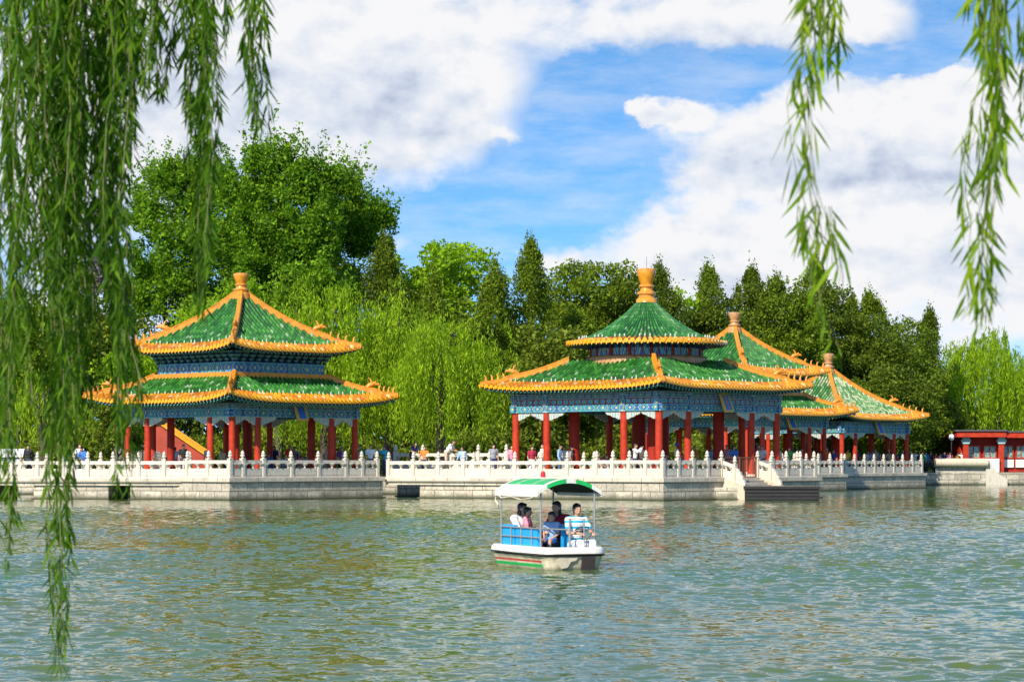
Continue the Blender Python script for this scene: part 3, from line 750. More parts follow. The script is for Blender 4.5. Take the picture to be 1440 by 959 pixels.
balustrade([MA+backM*.25+dM*.1, MBp+backM*.25-dM*.1], 'white marble balustrade along the middle causeway behind the boat', 1.45, z=1.07)
balustrade([MA+backM*3.9+dM*3.2, MBp+backM*3.9-dM*2.5], 'rear balustrade of the middle causeway', 1.45, z=1.07)
balustrade([fb0+Vector((0,.25,0)), fb1+Vector((0,.25,0))], 'higher balustrade on the footbridge behind the middle causeway', 1.5, z=1.5)
r1 = inset(C2, A2, -1, -1); r2 = inset(C2, A2, 1, -1); r3 = inset(C2, A2, 1, 1)
g0 = r1+U*4.65; g1 = r1+U*7.65
balustrade([r1+V*4.3, r1, g0], 'white marble balustrade round the near corner of the round-topped pavilion, left of the steps', 1.2)
balustrade([g1, r2, r2+V*2.2], 'white marble balustrade of the round-topped pavilion right of the steps', 1.2)
s1 = inset(C3, A3, -1, -1); s2 = inset(C3, A3, 1, -1); s3 = inset(C3, A3, 1, 1)
balustrade([s1+U*3.5, s2, s2+V*4], 'short balustrade of the half-hidden pavilion, between the steps and the rightmost pavilion', 1.3)
u1 = inset(C4, A4, -1, -1); u2 = inset(C4, A4, 1, -1); u3 = inset(C4, A4, 1, 1)
balustrade([u1+V*3.2, u1, u2, u3], 'white marble balustrade round the rightmost pavilion, crowd behind it', 1.25)
# stair down to the landing, with sloping rails and curled end stones
st = empty('stone_steps', tuple(g0.lerp(g1, .5)+Vector((0,0,0))), ROTU); tag(st, 'stone steps going down between white rails to the landing stage', 'steps')
mb = MB()
for k in range(4): mb.box((-1.38,-.3-.24*(k+1),-.5), (1.38,-.302-.24*k if k else -.3,1.1-.12*(k+1)))
mb.build('step_block', ['stone_slab'], st)
for s_, sx in ((-1,-1.5),(1,1.5)):
    rl = empty('stair_rail', (sx,0,0), 0, st)
    p0 = Vector((0,-.05,1.11)); p1 = Vector((0,-.85,.84))
    panel(rl, p0, p1, 0)
    o = bpy.data.objects.new('post', POST); COL.objects.link(o); o.parent = rl; o.location = p1; o.rotation_euler = (0,0,0)
    mb = MB()   # curled drum stone
    prof = [(-.96,.62),(-.96,1.58),(-1.06,1.56),(-1.14,1.42),(-1.24,1.4),(-1.28,1.22),(-1.38,1.18),(-1.4,1.0),(-1.5,.95),(-1.54,.78),(-1.5,.6),(-.96,.6)]
    for x_, fl in ((-.07,1),(.07,0)):
        pts = [(x_, a, b) for a, b in prof]; mb.quad(pts if fl else pts[::-1])
    for i in range(len(prof)):
        a, b = prof[i], prof[(i+1) % len(prof)]; mb.quad([(-.07,*a),(.07,*a),(.07,*b),(-.07,*b)])
    mb.build('drum_stone', ['marble'], rl)
    mb = MB(); mb.quad([(-.16,-.2,1.1),(.16,-.2,1.1),(.16,-1.62,.68),(-.16,-1.62,.68)]); mb.quad([(-.16,-.2,-.5),(-.16,-.2,1.1),(-.16,-1.62,.68),(-.16,-1.62,-.5)]); mb.quad([(.16,-.2,1.1),(.16,-.2,-.5),(.16,-1.62,-.5),(.16,-1.62,.68)]); mb.quad([(-.16,-1.62,-.5),(-.16,-1.62,.68),(.16,-1.62,.68),(.16,-1.62,-.5)])
    mb.build('side_slab', ['marble_warm'], rl)
gt = empty('metal_gate', tuple(g0.lerp(g1, .5)+Vector((0,0,1.11))), ROTU); tag(gt, 'rust-brown barred gate closing the top of the stone steps', 'gate')
mb = MB()
for x_ in [-1.3+.13*i for i in range(21)]: mb.tube([(x_,0,.05),(x_,0,.98)], .014, 5)
mb.build('bars', ['rust'], gt)
mb = MB(); mb.box((-1.36,-.03,.98), (1.36,.03,1.04)); mb.box((-1.36,-.03,.0), (1.36,.03,.05)); mb.box((-1.4,-.035,0), (-1.33,.035,1.06)); mb.box((1.33,-.035,0), (1.4,.035,1.06)); mb.box((-.03,-.036,0), (.03,.036,1.06)); mb.build('frame', ['rust'], gt)
# landing block and barge
ld = empty('stone_landing', tuple(wp(990, 121.4)), math.radians(-6)); tag(ld, 'rough stone landing block with weeds at the foot of the steps', 'landing')
mb = MB(); mb.box((0,0,-.5), (2.3,3.5,.3)); mb.box((-.02,-.05,-.5), (2.32,-.002,.06)); mb.box((-.01,-.01,.302), (2.31,3.5,.62)); mb.box((2.312,.5,-.5), (5.0,3.6,.62)); mb.build('block', ['stone_block'], ld)
bg = empty('landing_barge', tuple(wp(1048, 120.2)), math.radians(-3)); tag(bg, 'black flat wooden barge moored beside the stone landing', 'barge')
mb = MB(); L = 3.65
prof = [(.0,-.2),(-.02,.0),(.0,.68),(.9,.68),(.9,-.2)]
rows = [[(x_, a, b) for a, b in prof] for x_ in (0, L)]
mb.grid(rows, 0, close=True); mb.quad(rows[0]); mb.quad(rows[1][::-1])
mb.build('hull', ['wood_dark'], bg)
mb = MB()
for z0, z1 in ((.04,.16),(.2,.34),(.38,.5)): mb.box((-.03,-.06,z0), (L+.03,-.021,z1))
mb.box((-.06,-.09,.56), (L+.06,.98,.7)); mb.build('planking', ['wood_dark'], bg)
mb = MB(); mb.box((-.065,-.095,.702), (L+.065,-.02,.72)); mb.build('top_strip', ['stone_wall_grey'], bg)

# ------------------------------------------------------------------ trees
def quads(name, P, A, B, mat, parent=None, lance=False):
    """P centres, A half-length vectors, B half-width vectors -> one mesh of separate leaf faces"""
    n = len(P)
    if lance:
        v = np.stack([P-A, P-A*.3+B, P+A*.35+B*.8, P+A, P+A*.35-B*.8, P-A*.3-B], 1).reshape(-1, 3); k = 6
    else:
        v = np.stack([P-A, P+B, P+A, P-B], 1).reshape(-1, 3); k = 4
    me = bpy.data.meshes.new(name); me.vertices.add(n*k); me.vertices.foreach_set('co', v.astype(np.float32).ravel())
    me.loops.add(n*k); me.loops.foreach_set('vertex_index', np.arange(n*k, dtype=np.int32))
    me.polygons.add(n); me.polygons.foreach_set('loop_start', np.arange(0, n*k, k, dtype=np.int32)); me.polygons.foreach_set('loop_total', np.full(n, k, dtype=np.int32))
    me.update(calc_edges=True); me.materials.append(M[mat])
    o = bpy.data.objects.new(name, me); COL.objects.link(o)
    if parent: o.parent = parent
    return o
def rdir(n):
    d = RNG.normal(size=(n,3)); return d/np.linalg.norm(d, axis=1)[:,None]
def leaves(name, P, size, mat, parent, upbias=0.0, asp=.55):
    n = len(P); A = rdir(n); A[:,2] += upbias; A /= np.linalg.norm(A, axis=1)[:,None]
    B = np.cross(A, rdir(n)); B /= np.maximum(np.linalg.norm(B, axis=1)[:,None], 1e-6)
    s_ = size*(.6+.8*RNG.random((n,1)))
    return quads(name, P, A*s_*.5, B*s_*.5*asp, mat, parent)
def trunk_mesh(parent, h, r, top=None, limbs=5, seed=0, spread=.35, name='trunk'):
    rg = random.Random(seed); mb = MB(); pts = []; x = y = 0
    for i in range(7):
        pts.append(Vector((x, y, h*i/6-.2))); x += rg.uniform(-.05,.05)*h*.25; y += rg.uniform(-.05,.05)*h*.25
    mb.tube(pts, [r*(1.25 if i == 0 else 1)*(1-.13*i) for i in range(7)], 9)
    for k in range(limbs):
        b = pts[2+k % 4]; an = k*2.4+rg.random(); l = h*spread*rg.uniform(.7,1.2)
        p = [b, b+Vector((math.cos(an)*l*.4, math.sin(an)*l*.4, l*.35)), b+Vector((math.cos(an)*l*.75, math.sin(an)*l*.75, l*.85)), b+Vector((math.cos(an)*l, math.sin(an)*l, l*1.4))]
        mb.tube(p, [r*.5,r*.36,r*.22,r*.08], 6)
    return mb.build(name, ['bark'], parent, True)
def crown_points(W, H, nclump, per, rc, rg, shape='round', squash=.7):
    """clumps through the outer volume of an ellipsoidal crown"""
    C = []
    while len(C) < nclump:
        d = rdir(1)[0]; rad = rg.random()**.45
        p = d*rad
        if p[2] < -.75: continue
        wob = 1+.22*math.sin(3*math.atan2(d[1], d[0])+d[2]*4)+.1*math.sin(7*d[0]+5*d[2])
        C.append((p[0]*W/2*wob, p[1]*W/2*wob, p[2]*H/2))
    C = np.array(C); out_ = []
    for c in C:
        r = rc*(.6+.8*rg.random()); n = int(per*(r/rc)**1.6)
        d = rdir(n)*(RNG.random((n,1))**.4)*r; d[:,2] *= squash
        d[:,2] += 0
        out_.append(c+d)
    return np.concatenate(out_)
TREEN = [0]
def lobed_points(px, D, lobes, per_m3, rc, zc, rg):
    s_ = F/D; out_ = []
    for lx, ly, rx, ry in lobes:
        c = np.array([(lx-px)/s_, rg.uniform(-.3,.3)*rx/s_, zy(ly, D)-zc]); r3 = np.array([rx/s_, rx/s_*.9, ry/s_])
        ncl = int(26*(r3[0]*r3[2]/6)**.8)+10
        for q in range(ncl):
            d = rdir(1)[0]; d[2] = d[2]*.8+.15; p = c+d*(rg.random()**.4)*r3
            r = rc*rg.uniform(.55,1.15); n = int(per_m3*(r/rc)**1.6)
            dd = rdir(n)*(RNG.random((n,1))**.4)*r; dd[:,2] *= .8
            out_.append(p+dd)
            if rg.random() < .8:   # a leafy shoot standing out of the clump
                m_ = 34; t = RNG.random((m_,1)); dr = d*.6+np.array([0,0,.8]); out_.append(p+dr*t*r*2.1+RNG.normal(size=(m_,3))*.16)
    return np.concatenate(out_)
def broadleaf(name, px, D, topy, Wpx, basey=560, mat='leaf_broad', label='', nclump=110, per=130, leaf=.3, rc=None, cat='tree', group=None, zc=None, squash=.75, lobes=None):
    TREEN[0] += 1; rg = random.Random(TREEN[0]); s = F/D
    W = Wpx/s; ztop = zy(topy, D); zb = max(1.5, zy(basey, D)); H = ztop-zb
    root = empty(name, tuple(wp(px, D, 1.0)), rg.random()*6); tag(root, label, cat, group)
    rc = rc or W*.1
    if lobes: P = lobed_points(px, D, lobes, per, rc, 1.0, rg); root.rotation_euler = (0,0,0)
    else: P = crown_points(W, H, nclump, per, rc, rg, squash=squash); P[:,2] += (zb+ztop)/2-1.0
    # twig tufts at the outline
    leaves('crown', P, leaf, mat, root)
    trunk_mesh(root, (ztop-1)*.6, max(.16, W*.028), limbs=7, seed=TREEN[0], spread=.2)
    return root
def cypress(px, D, topy, Wpx_, label, mat='leaf_cypress', rough=.28, n=19000, basey=640):
    TREEN[0] += 1; rg = np.random.default_rng(TREEN[0]); s = F/D; W = Wpx_*1.28/s; H = zy(topy, D)-1.0
    lean = rg.normal(size=2)*.5; fl = [(rg.random()*6.28, rg.random()*.5+.2) for _ in range(5)]
    root = empty('cypress_tree', tuple(wp(px, D, 1.0)), rg.random()*6); tag(root, label, 'tree', 'dark cypresses behind the pavilions')
    nb = 170; pts = []; wild = rg.random()
    for i in range(nb):     # flame-like upright sprays set round the trunk
        u = rg.random()**.8; z = H*(.06+.92*u); env = (1-u)**(.5+.25*wild)*(.55+.45*min(1, u*5))*(1+.16*math.sin(u*11+wild*9))
        an = rg.random()*2*PI; rr = W/2*env*(.45+.6*rg.random())*(1+.3*math.sin(an*3+u*9))
        rr *= 1+.28*sum(math.exp(-((an-a_+PI) % (2*PI)-PI)**2/.5-((u-u_)/.12)**2) for a_, u_ in fl)*(1 if rg.random() < .7 else -.6)
        c = np.array([math.cos(an)*rr+lean[0]*u*u, math.sin(an)*rr+lean[1]*u*u, z]); k = n//nb
        L = (.7+.9*rg.random())*(.5+.8*env); q = rg.normal(size=(k,3))*np.array([.28,.28,.5])*L
        q[:,0:2] *= (1-.5*np.clip(q[:,2:3]/L, -.5, 1)); pts.append(c+q+np.array([math.cos(an),math.sin(an),0])*.1)
    top = rg.normal(size=(250,3))*np.array([.2,.2,.6])+np.array([lean[0],lean[1],H-.6]); pts.append(top)
    P = np.concatenate(pts); P = P[P[:,2] > .2]
    leaves('crown', P, .24, mat, root, .9, .42)
    mb = MB(); mb.tube([(0,0,-.2),(0,0,H*.4),(.1,0,H*.85)], [.28,.18,.04], 8); mb.build('trunk', ['bark'], root, True)
    return root
def willow(px, D, topy, Wpx, label, n=420, mat='leaf_willow', low=1.5, leaf=.3, zlow=None, fork=False, seedo=0, dens=1.0):
    TREEN[0] += 1; rg = np.random.default_rng(TREEN[0]+seedo); s = F/D; W = Wpx/s; H = zy(topy, D)-1.0
    root = empty('willow_tree', tuple(wp(px, D, 1.0)), 0); tag(root, label, 'tree')
    Ps = []; As = []
    nbough = 34
    boughs = []
    for i in range(nbough):
        an = rg.random()*2*PI; rad = rg.random()**.55; zz = H*(1-.42*rad**2.0)*(.82+.18*rg.random())
        boughs.append((math.cos(an)*rad*W*.42, math.sin(an)*rad*W*.42, zz, an, rad))
    for i in range(n):
        bx, by, bz, an, rad = boughs[i % nbough]
        if fork and by < .5 and -3.2 < bx < 3.2 and rg.random() < .6: continue
        bun = rg.integers(7); bq = np.random.default_rng(int(bun)*97+(i % nbough)*13+TREEN[0]); x = bx+bq.normal()*.8+rg.normal()*.09; y = by+bq.normal()*.8+rg.normal()*.09; z = bz+rg.normal()*.25
        L = (bz-low)*(.35+.62*bq.random())*(.9+.15*rg.random()); L = min(L, H*.72)
        m_ = int(L/.16*dens); t = np.linspace(0, 1, m_); 
        out_ = .9*rg.random()+.3; sway = rg.normal()*.25
        X = x+math.cos(an)*out_*(1-(1-t)**3)+sway*t**2; Y = y+math.sin(an)*out_*(1-(1-t)**3); Z = z+.35*np.sin(t*PI*.9)*(1-t)-L*t**1.25
        P = np.stack([X,Y,Z],1)+rg.normal(size=(m_,3))*.07; P = P[P[:,2] > .6]
        A = np.tile(np.array([0,0,-1.0]),(len(P),1))+rg.normal(size=(len(P),3))*.38
        A /= np.linalg.norm(A, axis=1)[:,None]; Ps.append(P); As.append(A)
    P = np.concatenate(Ps); A = np.concatenate(As); B = np.cross(A, rdir(len(P))); B /= np.linalg.norm(B, axis=1)[:,None]
    sz = leaf*(.7+.6*RNG.random((len(P),1)))
    quads('crown', P, A*sz*.5, B*sz*.5*.2, mat, root)
    mb = MB()
    if fork:
        mb.tube([(0,0,-.3),(.1,0,1.5),(0,0,3.4)], [.75,.6,.52], 10)
        for q in (([(0,0,3.2),(-1.1,0,4.6),(-1.9,.3,6.6),(-2.6,.4,9.6)], [.45,.32,.22,.1]), ([(0,0,3.3),(.9,-.3,4.6),(2.3,-.4,6.2),(3.4,0,9)], [.42,.3,.22,.1]), ([(-1.9,.3,6.6),(-1.2,0,8.5),(-.8,0,10.5)], [.2,.12,.05])): mb.tube(q[0], q[1], 8)
    else:
        mb.tube([(0,0,-.2),(.1,0,H*.25),(-.1,0,H*.5),(.1,.1,H*.8)], [.32,.26,.2,.08], 8)
        for k in range(6):
            an = k*1.05; mb.tube([(0,0,H*.4),(math.cos(an)*W*.12,math.sin(an)*W*.12,H*.65),(math.cos(an)*W*.24,math.sin(an)*W*.24,H*.82)], [.16,.1,.04], 6)
    mb.build('trunk', ['bark'], root, True)
    return root
bl = broadleaf
bl('broadleaf_tree', 385, 172, 196, 250, 520, label='tallest dark green leafy tree, its top above the left pavilion finial', per=150, leaf=.28, rc=.9, lobes=[(378,232,38,34),(345,270,42,52),(412,262,38,46),(385,330,85,85),(445,262,36,45),(440,330,50,66),(330,350,60,80),(400,430,110,80),(360,300,40,50)])
bl('broadleaf_tree', 385, 188, 300, 330, 560, 'leaf_cypress', label='dark mass of foliage behind the tallest leafy tree', nclump=260, per=100, leaf=.34, rc=1.1)
bl('broadleaf_tree', 238, 176, 222, 190, 520, label='tall green leafy tree left of the tallest one, behind the hanging willow', per=150, leaf=.28, rc=.9, lobes=[(235,252,32,30),(205,300,32,48),(262,290,36,52),(298,258,28,44),(235,370,60,75),(300,340,45,70),(200,420,50,60),(270,440,60,70)])
bl('broadleaf_tree', 492, 178, 268, 150, 500, label='leafy tree on the right shoulder of the tallest one, reaching toward the blue sky', per=150, leaf=.28, rc=.9, lobes=[(484,262,26,40),(505,305,28,34),(532,305,18,18),(480,330,42,56),(515,345,26,34),(480,410,60,60)])
bl('broadleaf_tree', 620, 176, 333, 160, 480, 'leaf_fresh', 'bright yellow-green spreading tree between the tall leafy trees and the pointed cypresses', 110, 80, .36, 1.0, squash=.45)
bl('broadleaf_tree', 322, 160, 400, 190, 560, 'leaf_fresh', 'bright green lower tree directly behind the left pavilion finial', 130, 90, .32, 1.0)
bl('broadleaf_tree', 120, 170, 385, 170, 600, 'leaf_dull', 'dull green tree far left behind the willow curtain', 150, 90, .34, 1.0)
bl('broadleaf_tree', 30, 165, 400, 150, 600, 'leaf_cypress_b', 'dark round tree at the left edge behind the willow curtain', 150, 90, .34, 1.0)
bl('blossom_tree', 145, 185, 345, 60, 420, 'leaf_lilac', 'pale lilac blossoming tree far left between willow strands', 50, 60, .3, .6)
bl('broadleaf_tree', 205, 158, 470, 130, 600, 'leaf_fresh', 'bright green bushy tree left of the left pavilion roof', 110, 80, .3, .9)
bl('broadleaf_tree', 165, 140, 560, 90, 640, 'leaf_dull', 'dark small bushy tree beside the left pavilion columns', 90, 90, .22, .5)
bl('broadleaf_tree', 840, 186, 366, 170, 520, 'leaf_cypress_b', 'broad mid-green tree left of the round-topped pavilion finial', 200, 90, .32, 1.0)
bl('broadleaf_tree', 780, 165, 450, 120, 600, 'leaf_dull', 'olive green bushy tree above the left eave of the round-topped pavilion', 130, 90, .3, .8)
bl('broadleaf_tree', 720, 162, 520, 110, 640, 'leaf_cypress_b', 'dark low tree between the middle willow and the round-topped pavilion', 120, 90, .3, .8)
bl('broadleaf_tree', 965, 190, 408, 90, 560, 'leaf_fresh', 'fresh green tree right of the round-topped finial', 80, 80, .32, .8)
for px, topy, w_, D, lab, mt in ((550,335,95,172,'pointed cypress at the right foot of the tall leafy trees, above the willows','leaf_cypress'),
    (688,370,105,170,'broad cypress just right of the middle willow','leaf_cypress_b'), (620,392,70,166,'small pointed cypress in front of the spreading yellow-green tree','leaf_cypress_b'),
    (748,340,90,174,'tallest pointed cypress standing alone against the blue sky','leaf_cypress_b'), (935,375,85,185,'cypress rising just behind the round-topped pavilion finial','leaf_cypress'),
    (990,377,62,190,'narrow pointed cypress right of the round-topped finial','leaf_cypress_b'), (1044,378,85,192,'cypress behind the brown finial of the half-hidden pavilion','leaf_cypress'),
    (1090,392,95,190,'cypress above the right slope of the half-hidden pavilion','leaf_cypress_b'), (1137,372,90,200,'cypress behind the foreground willow strand at the right','leaf_cypress'),
    (1200,422,80,200,'shorter cypress above the rightmost pavilion finial','leaf_cypress_b'), (1246,415,95,202,'pointed cypress above the worn roof of the rightmost pavilion','leaf_cypress_b'),
    (1298,438,75,213,'round-headed cypress last in the row before the right willow','leaf_cypress')):
    cypress(px, D, topy, w_, lab, mt)
for px, topy, w_, D, lab, mt in ((880,388,120,184,'dark round tree tucked behind the round upper roof','leaf_cypress'), (1115,388,110,189,'dark round tree behind the half-hidden pavilion roof','leaf_cypress_b'), (1168,402,100,195,'olive round tree above the rightmost finial','leaf_cypress'),
    (1225,438,95,194,'dark tree filling the slope above the worn roof','leaf_cypress'), (1277,450,90,207,'dark tree at the right end of the worn roof','leaf_cypress_b'), (1322,560,70,214,'low dark bush at the foot of the right willow','leaf_dull'),
    (660,420,120,168,'dark green tree behind the middle willow','leaf_cypress_b'), (568,410,110,172,'dark green tree behind the gap between the willows','leaf_cypress'), (1012,400,95,188,'dark green tree behind the gap between two roofs','leaf_cypress'),
    (1068,398,80,191,'dark green tree right of the brown finial','leaf_cypress'), (1255,520,120,186,'dark lower tree just behind the worn roof slope','leaf_cypress'), (800,430,110,180,'mid green tree behind the left slope of the round roof','leaf_cypress_b'), (720,430,90,178,'mid green tree between two pointed cypresses','leaf_cypress')):
    bl('evergreen_tree', px, D, topy, w_, 645, mt, lab, 210, 110, .27, .85)
willow(455, 146, 383, 165, 'yellow-green willow rising behind the right slope of the left pavilion', 620)
willow(545, 148, 400, 150, 'yellow-green willow right of the left pavilion, long strands over its eave', 520)
willow(618, 143, 428, 150, 'brightest hanging willow between the two large pavilions', 640)
willow(390, 147, 470, 120, 'low willow seen through the columns of the left pavilion', 260)
willow(1390, 222, 458, 190, 'large willow with a dark forked trunk behind the red lakeside building', 1350, leaf=.42, fork=True)
willow(1465, 232, 480, 150, 'willow cut by the right edge of the view', 420, leaf=.42)
willow(60, 146, 520, 110, 'light green willow behind the left causeway', 260)
# undergrowth / wood behind
def wood(name, pts, h, n, mat, size, label=None, group=None, kind=None, cat=None):
    P = []
    for (x0, y0), (x1, y1) in zip(pts[:-1], pts[1:]):
        k = int(n/(len(pts)-1)); t = RNG.random(k); 
        hh = h*(.75+.25*np.sin(t*9+x0))
        P.append(np.stack([x0+(x1-x0)*t+RNG.normal(size=k)*.5, y0+(y1-y0)*t+RNG.normal(size=k)*1.4, 1+hh*RNG.random(k)**.7], 1))
    o = leaves(name, np.concatenate(P), size, mat, None)
    tag(o, label, cat, group, kind)
wood('woodland', [(-55,190),(-20,196),(5,206),(30,216),(50,240)], 10, 130000, 'leaf_cypress', .5, 'dark wood filling the gaps behind the trees', kind='stuff', cat='woodland')
wood('undergrowth', [(-48,156),(-34,157),(-20,158),(0,160),(9,170),(20,195),(32,212)], 3.6, 60000, 'leaf_dull', .3, 'leafy undergrowth along the bank behind the pavilions', kind='stuff', cat='undergrowth')

# ------------------------------------------------------------------ things on the bank
rw_ = empty('boundary_wall', tuple(wp(200, 147))); tag(rw_, 'red stair wall with yellow tiled coping seen through the left pavilion', 'wall')
s = F/147; mb = MB(); ln = 100/s
z0 = zy(580, 147); z1 = zy(648, 147)
for k, (xa, xb, za, zb) in enumerate([(0, ln, z0, z1)]):
    for y_ in (0, .5):
        q = [(xa,y_,max(1,za-1.7)),(xb,y_,max(0,zb-1.7)),(xb,y_,zb),(xa,y_,za)]; mb.quad(q if y_ == 0 else q[::-1])
    mb.quad([(xb,0,1),(xb,.5,1),(xb,.5,zb),(xb,0,zb)]); mb.quad([(xa,.5,1),(xa,0,1),(xa,0,za),(xa,.5,za)])
mb.build('wall_face', ['red_wall'], rw_)
mb = MB(); rows = [[(xx,a,zz+b) for a, b in ((-.2,0),(-.2,.12),(.25,.42),(.7,.12),(.7,0))] for xx, zz in ((0,z0),(ln,z1))]
mb.grid(rows, 0, close=True); mb.quad(rows[1][::-1]); mb.quad(rows[0]); mb.build('coping', ['yellow_tile'], rw_)
sw = empty('retaining_wall', tuple(wp(160, 152))); tag(sw, 'grey weathered stone retaining wall behind the left pavilion', 'wall')
mb = MB(); mb.box((0,0,0), (3.2,.8,zy(585,152))); mb.build('wall_face', ['stone_wall_grey'], sw); mb = MB(); mb.box((-.1,-.1,zy(585,152)+.002), (3.3,.9,zy(585,152)+.2)); mb.build('coping', ['stone_slab'], sw)
# white roll-topped stone quay at right
qy = empty('stone_quay', tuple(wp(1316, 200)), math.radians(3)); tag(qy, 'white stone quay with rolled top at the right beside the red building', 'quay')
s = F/200; L = 71/s
mb = MB(); prof = [(-.1,-.5),(.12,1.5),(1.2,1.5),(1.2,-.5)]
rows = [[(x_,a,b) for a, b in prof] for x_ in (0, L)]
n_ = len(prof)
for i in range(n_):
    a, b = prof[i], prof[(i+1) % n_]; mb.quad([(0,*a),(L,*a),(L,*b),(0,*b)], 0, [(0,a[1]),(L,a[1]),(L,b[1]),(0,b[1])])
mb.quad(rows[0][::-1]); mb.quad(rows[1]); mb.build('wall_face', ['brick_small'], qy)
mb = MB(); mb.tube([(-.1,-.15,1.85),(L+.1,-.15,1.85)], .36, 16); sm_auto(mb.build('rolled_top', ['marble_warm'], qy))
mb = MB(); pr = [(L+.002,-.5),(L+.002,2.15),(L+.3,2.1),(L+.6,1.5),(L+1.1,.9),(L+1.8,.5),(L+1.8,-.5)]
for y_, fl in ((-.1,0),(.9,1)):
    q = [(a,y_,b) for a, b in pr]; mb.quad(q if fl else q[::-1])
for i in range(len(pr)):
    a, b = pr[i], pr[(i+1) % len(pr)]; mb.quad([(a[0],-.1,a[1]),(a[0],.9,a[1]),(b[0],.9,b[1]),(b[0],-.1,b[1])])
mb.build('curved_wing', ['marble'], qy)
# red lakeside building
rb = empty('lakeside_building', tuple(wp(1345, 205))); tag(rb, 'low red lakeside building with flat dark roof and green window panes at the right edge', 'building')
s = F/205
X = lambda px: (px-1345)/s
mb = MB(); mb.box((X(1345),.3,0), (X(1520),7,1.0)); mb.box((X(1413),-.4,.0), (X(1520),.298,.3)); mb.build('stone_base', ['stone_slab'], rb)
mb = MB(); mb.box((X(1411),-1.2,.3), (X(1520),.29,.95)); mb.build('landing', ['marble_warm', ], rb)
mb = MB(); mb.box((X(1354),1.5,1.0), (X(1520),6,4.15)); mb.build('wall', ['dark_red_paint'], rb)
mb = MB(); mb.box((X(1345),-.1,4.02), (X(1415),6.6,4.5)); mb.box((X(1415)+.01,.1,3.97), (X(1520),6.5,4.42)); mb.build('fascia', ['red_paint'], rb)
mb = MB(); mb.box((X(1343),-.25,4.502), (X(1416),6.8,4.64)); mb.box((X(1416)+.01,0,4.43), (X(1520),6.7,4.55)); mb.build('roof', ['roof_grey'], rb)
for px in (1360, 1410, 1465):
    mb = MB(); mb.box((X(px)-.22,.5,1.0), (X(px)+.22,.9,4.0)); c_ = mb.build('column', ['red_paint'], rb)
    mb = MB(); mb.box((X(px)-.3,.4,3.45), (X(px)+.3,.48,4.0)); mb.box((X(px)-.42,.42,3.6), (X(px)+.42,.46,3.8)); mb.build('painted_bracket', ['painted_small'], c_)
m, nt, out = newmat('green_glass'); N = NT(nt)
tc = N.n('TexCoord').outputs['Object']; vv = N.n('TexVoronoi', {'Vector': tc, 'Scale': 4.0})
N.out(out, N.ramp(vv.outputs[0], [(.2,(.06,.12,.1)), (.5,(.2,.34,.28))]), .15); M['green_glass'] = m
for a, b_ in ((1364,1383),(1387,1406),(1415,1430),(1433,1448),(1450,1462)):
    mb = MB(); xa, xb = X(a), X(b_); zt_, zb_ = 3.35, 2.2
    mb.box((xa,1.32,zb_), (xb,1.4,zb_+.1)); mb.box((xa,1.32,zt_-.1), (xb,1.4,zt_)); mb.box((xa,1.32,zb_+.1), (xa+.09,1.4,zt_-.1)); mb.box((xb-.09,1.32,zb_+.1), (xb,1.4,zt_-.1)); mb.box(((xa+xb)/2-.03,1.33,zb_+.1), ((xa+xb)/2+.03,1.39,zt_-.1))
    f_ = mb.build('window', ['red_paint'], rb)
    mb = MB(); mb.box((xa+.09,1.42,zb_+.1), (xb-.09,1.44,zt_-.1)); mb.build('pane', ['green_glass'], f_)
    mb = MB(); mb.box((xa,1.3,1.05 if a < 1412 else 1.45), (xb,1.46,2.12)); mb.build('lower_panel', ['white_paint'], rb)
mb = MB(); mb.box((X(1386),.2,.9), (X(1406),.5,2.2)); mb.build('white_board', ['white_paint'], rb)
lp = empty('street_lamp', tuple(wp(1338, 203, 1.0))); tag(lp, 'thin lamp post with a white globe left of the red building', 'lamp')
mb = MB(); mb.tube([(0,0,0),(0,0,2.75)], .04, 8); mb.build('pole', ['roof_grey'], lp)
mb = MB(); mb.lathe((0,0,2.7), [(.08,0),(.19,.1),(.24,.28),(.2,.46),(.1,.55),(.02,.58)], 12); sm_auto(mb.build('globe', ['globe_white'], lp), 60)
ks = empty('white_awning', tuple(wp(5, 150, 1.0))); tag(ks, 'white and blue awning stall at the left edge behind the causeway', 'stall')
mb = MB(); mb.box((-.2,0,1.6), (1.3,2,1.72)); mb.box((-.2,-.05,1.2), (1.3,-.002,1.7)); mb.build('canopy', ['cloth_white'], ks)
mb = MB(); mb.box((-.1,.1,0), (1.2,.18,1.1)); mb.build('panel', ['cloth_lightblue'], ks)
for x_ in (-.15, 1.2):
    mb = MB(); mb.box((x_,.02,0), (x_+.06,.08,1.6)); mb.build('pole', ['steel'], ks)

# ------------------------------------------------------------------ people
def remesh(mb, mats, name, vox, smooth=True):
    me = mb.mesh(name, mats); o = bpy.data.objects.new(name, me); COL.objects.link(o)
    md = o.modifiers.new('r', 'REMESH'); md.mode = 'VOXEL'; md.voxel_size = vox; md.use_smooth_shade = True
    sm = o.modifiers.new('s', 'SMOOTH'); sm.iterations = 2; sm.factor = .5
    dg = bpy.context.evaluated_depsgraph_get(); ev = o.evaluated_get(dg); me2 = bpy.data.meshes.new_from_object(ev)
    bpy.data.objects.remove(o); bpy.data.meshes.remove(me)
    me2.name = name; me2.materials.clear()
    for q in mats: me2.materials.append(M[q])
    return me2
def bone(mb, a, b, ra, rb, n=10):
    a = Vector(a); b = Vector(b); d = (b-a); L = d.length; t = d.normalized(); pts = []; rs = []
    for k in (-.95, -.6, 0): pts.append(a+t*ra*k); rs.append(ra*math.sqrt(1-k*k))
    for k in (0, .6, .95): pts.append(b+t*rb*k); rs.append(rb*math.sqrt(1-k*k))
    mb.tube(pts, rs, n)
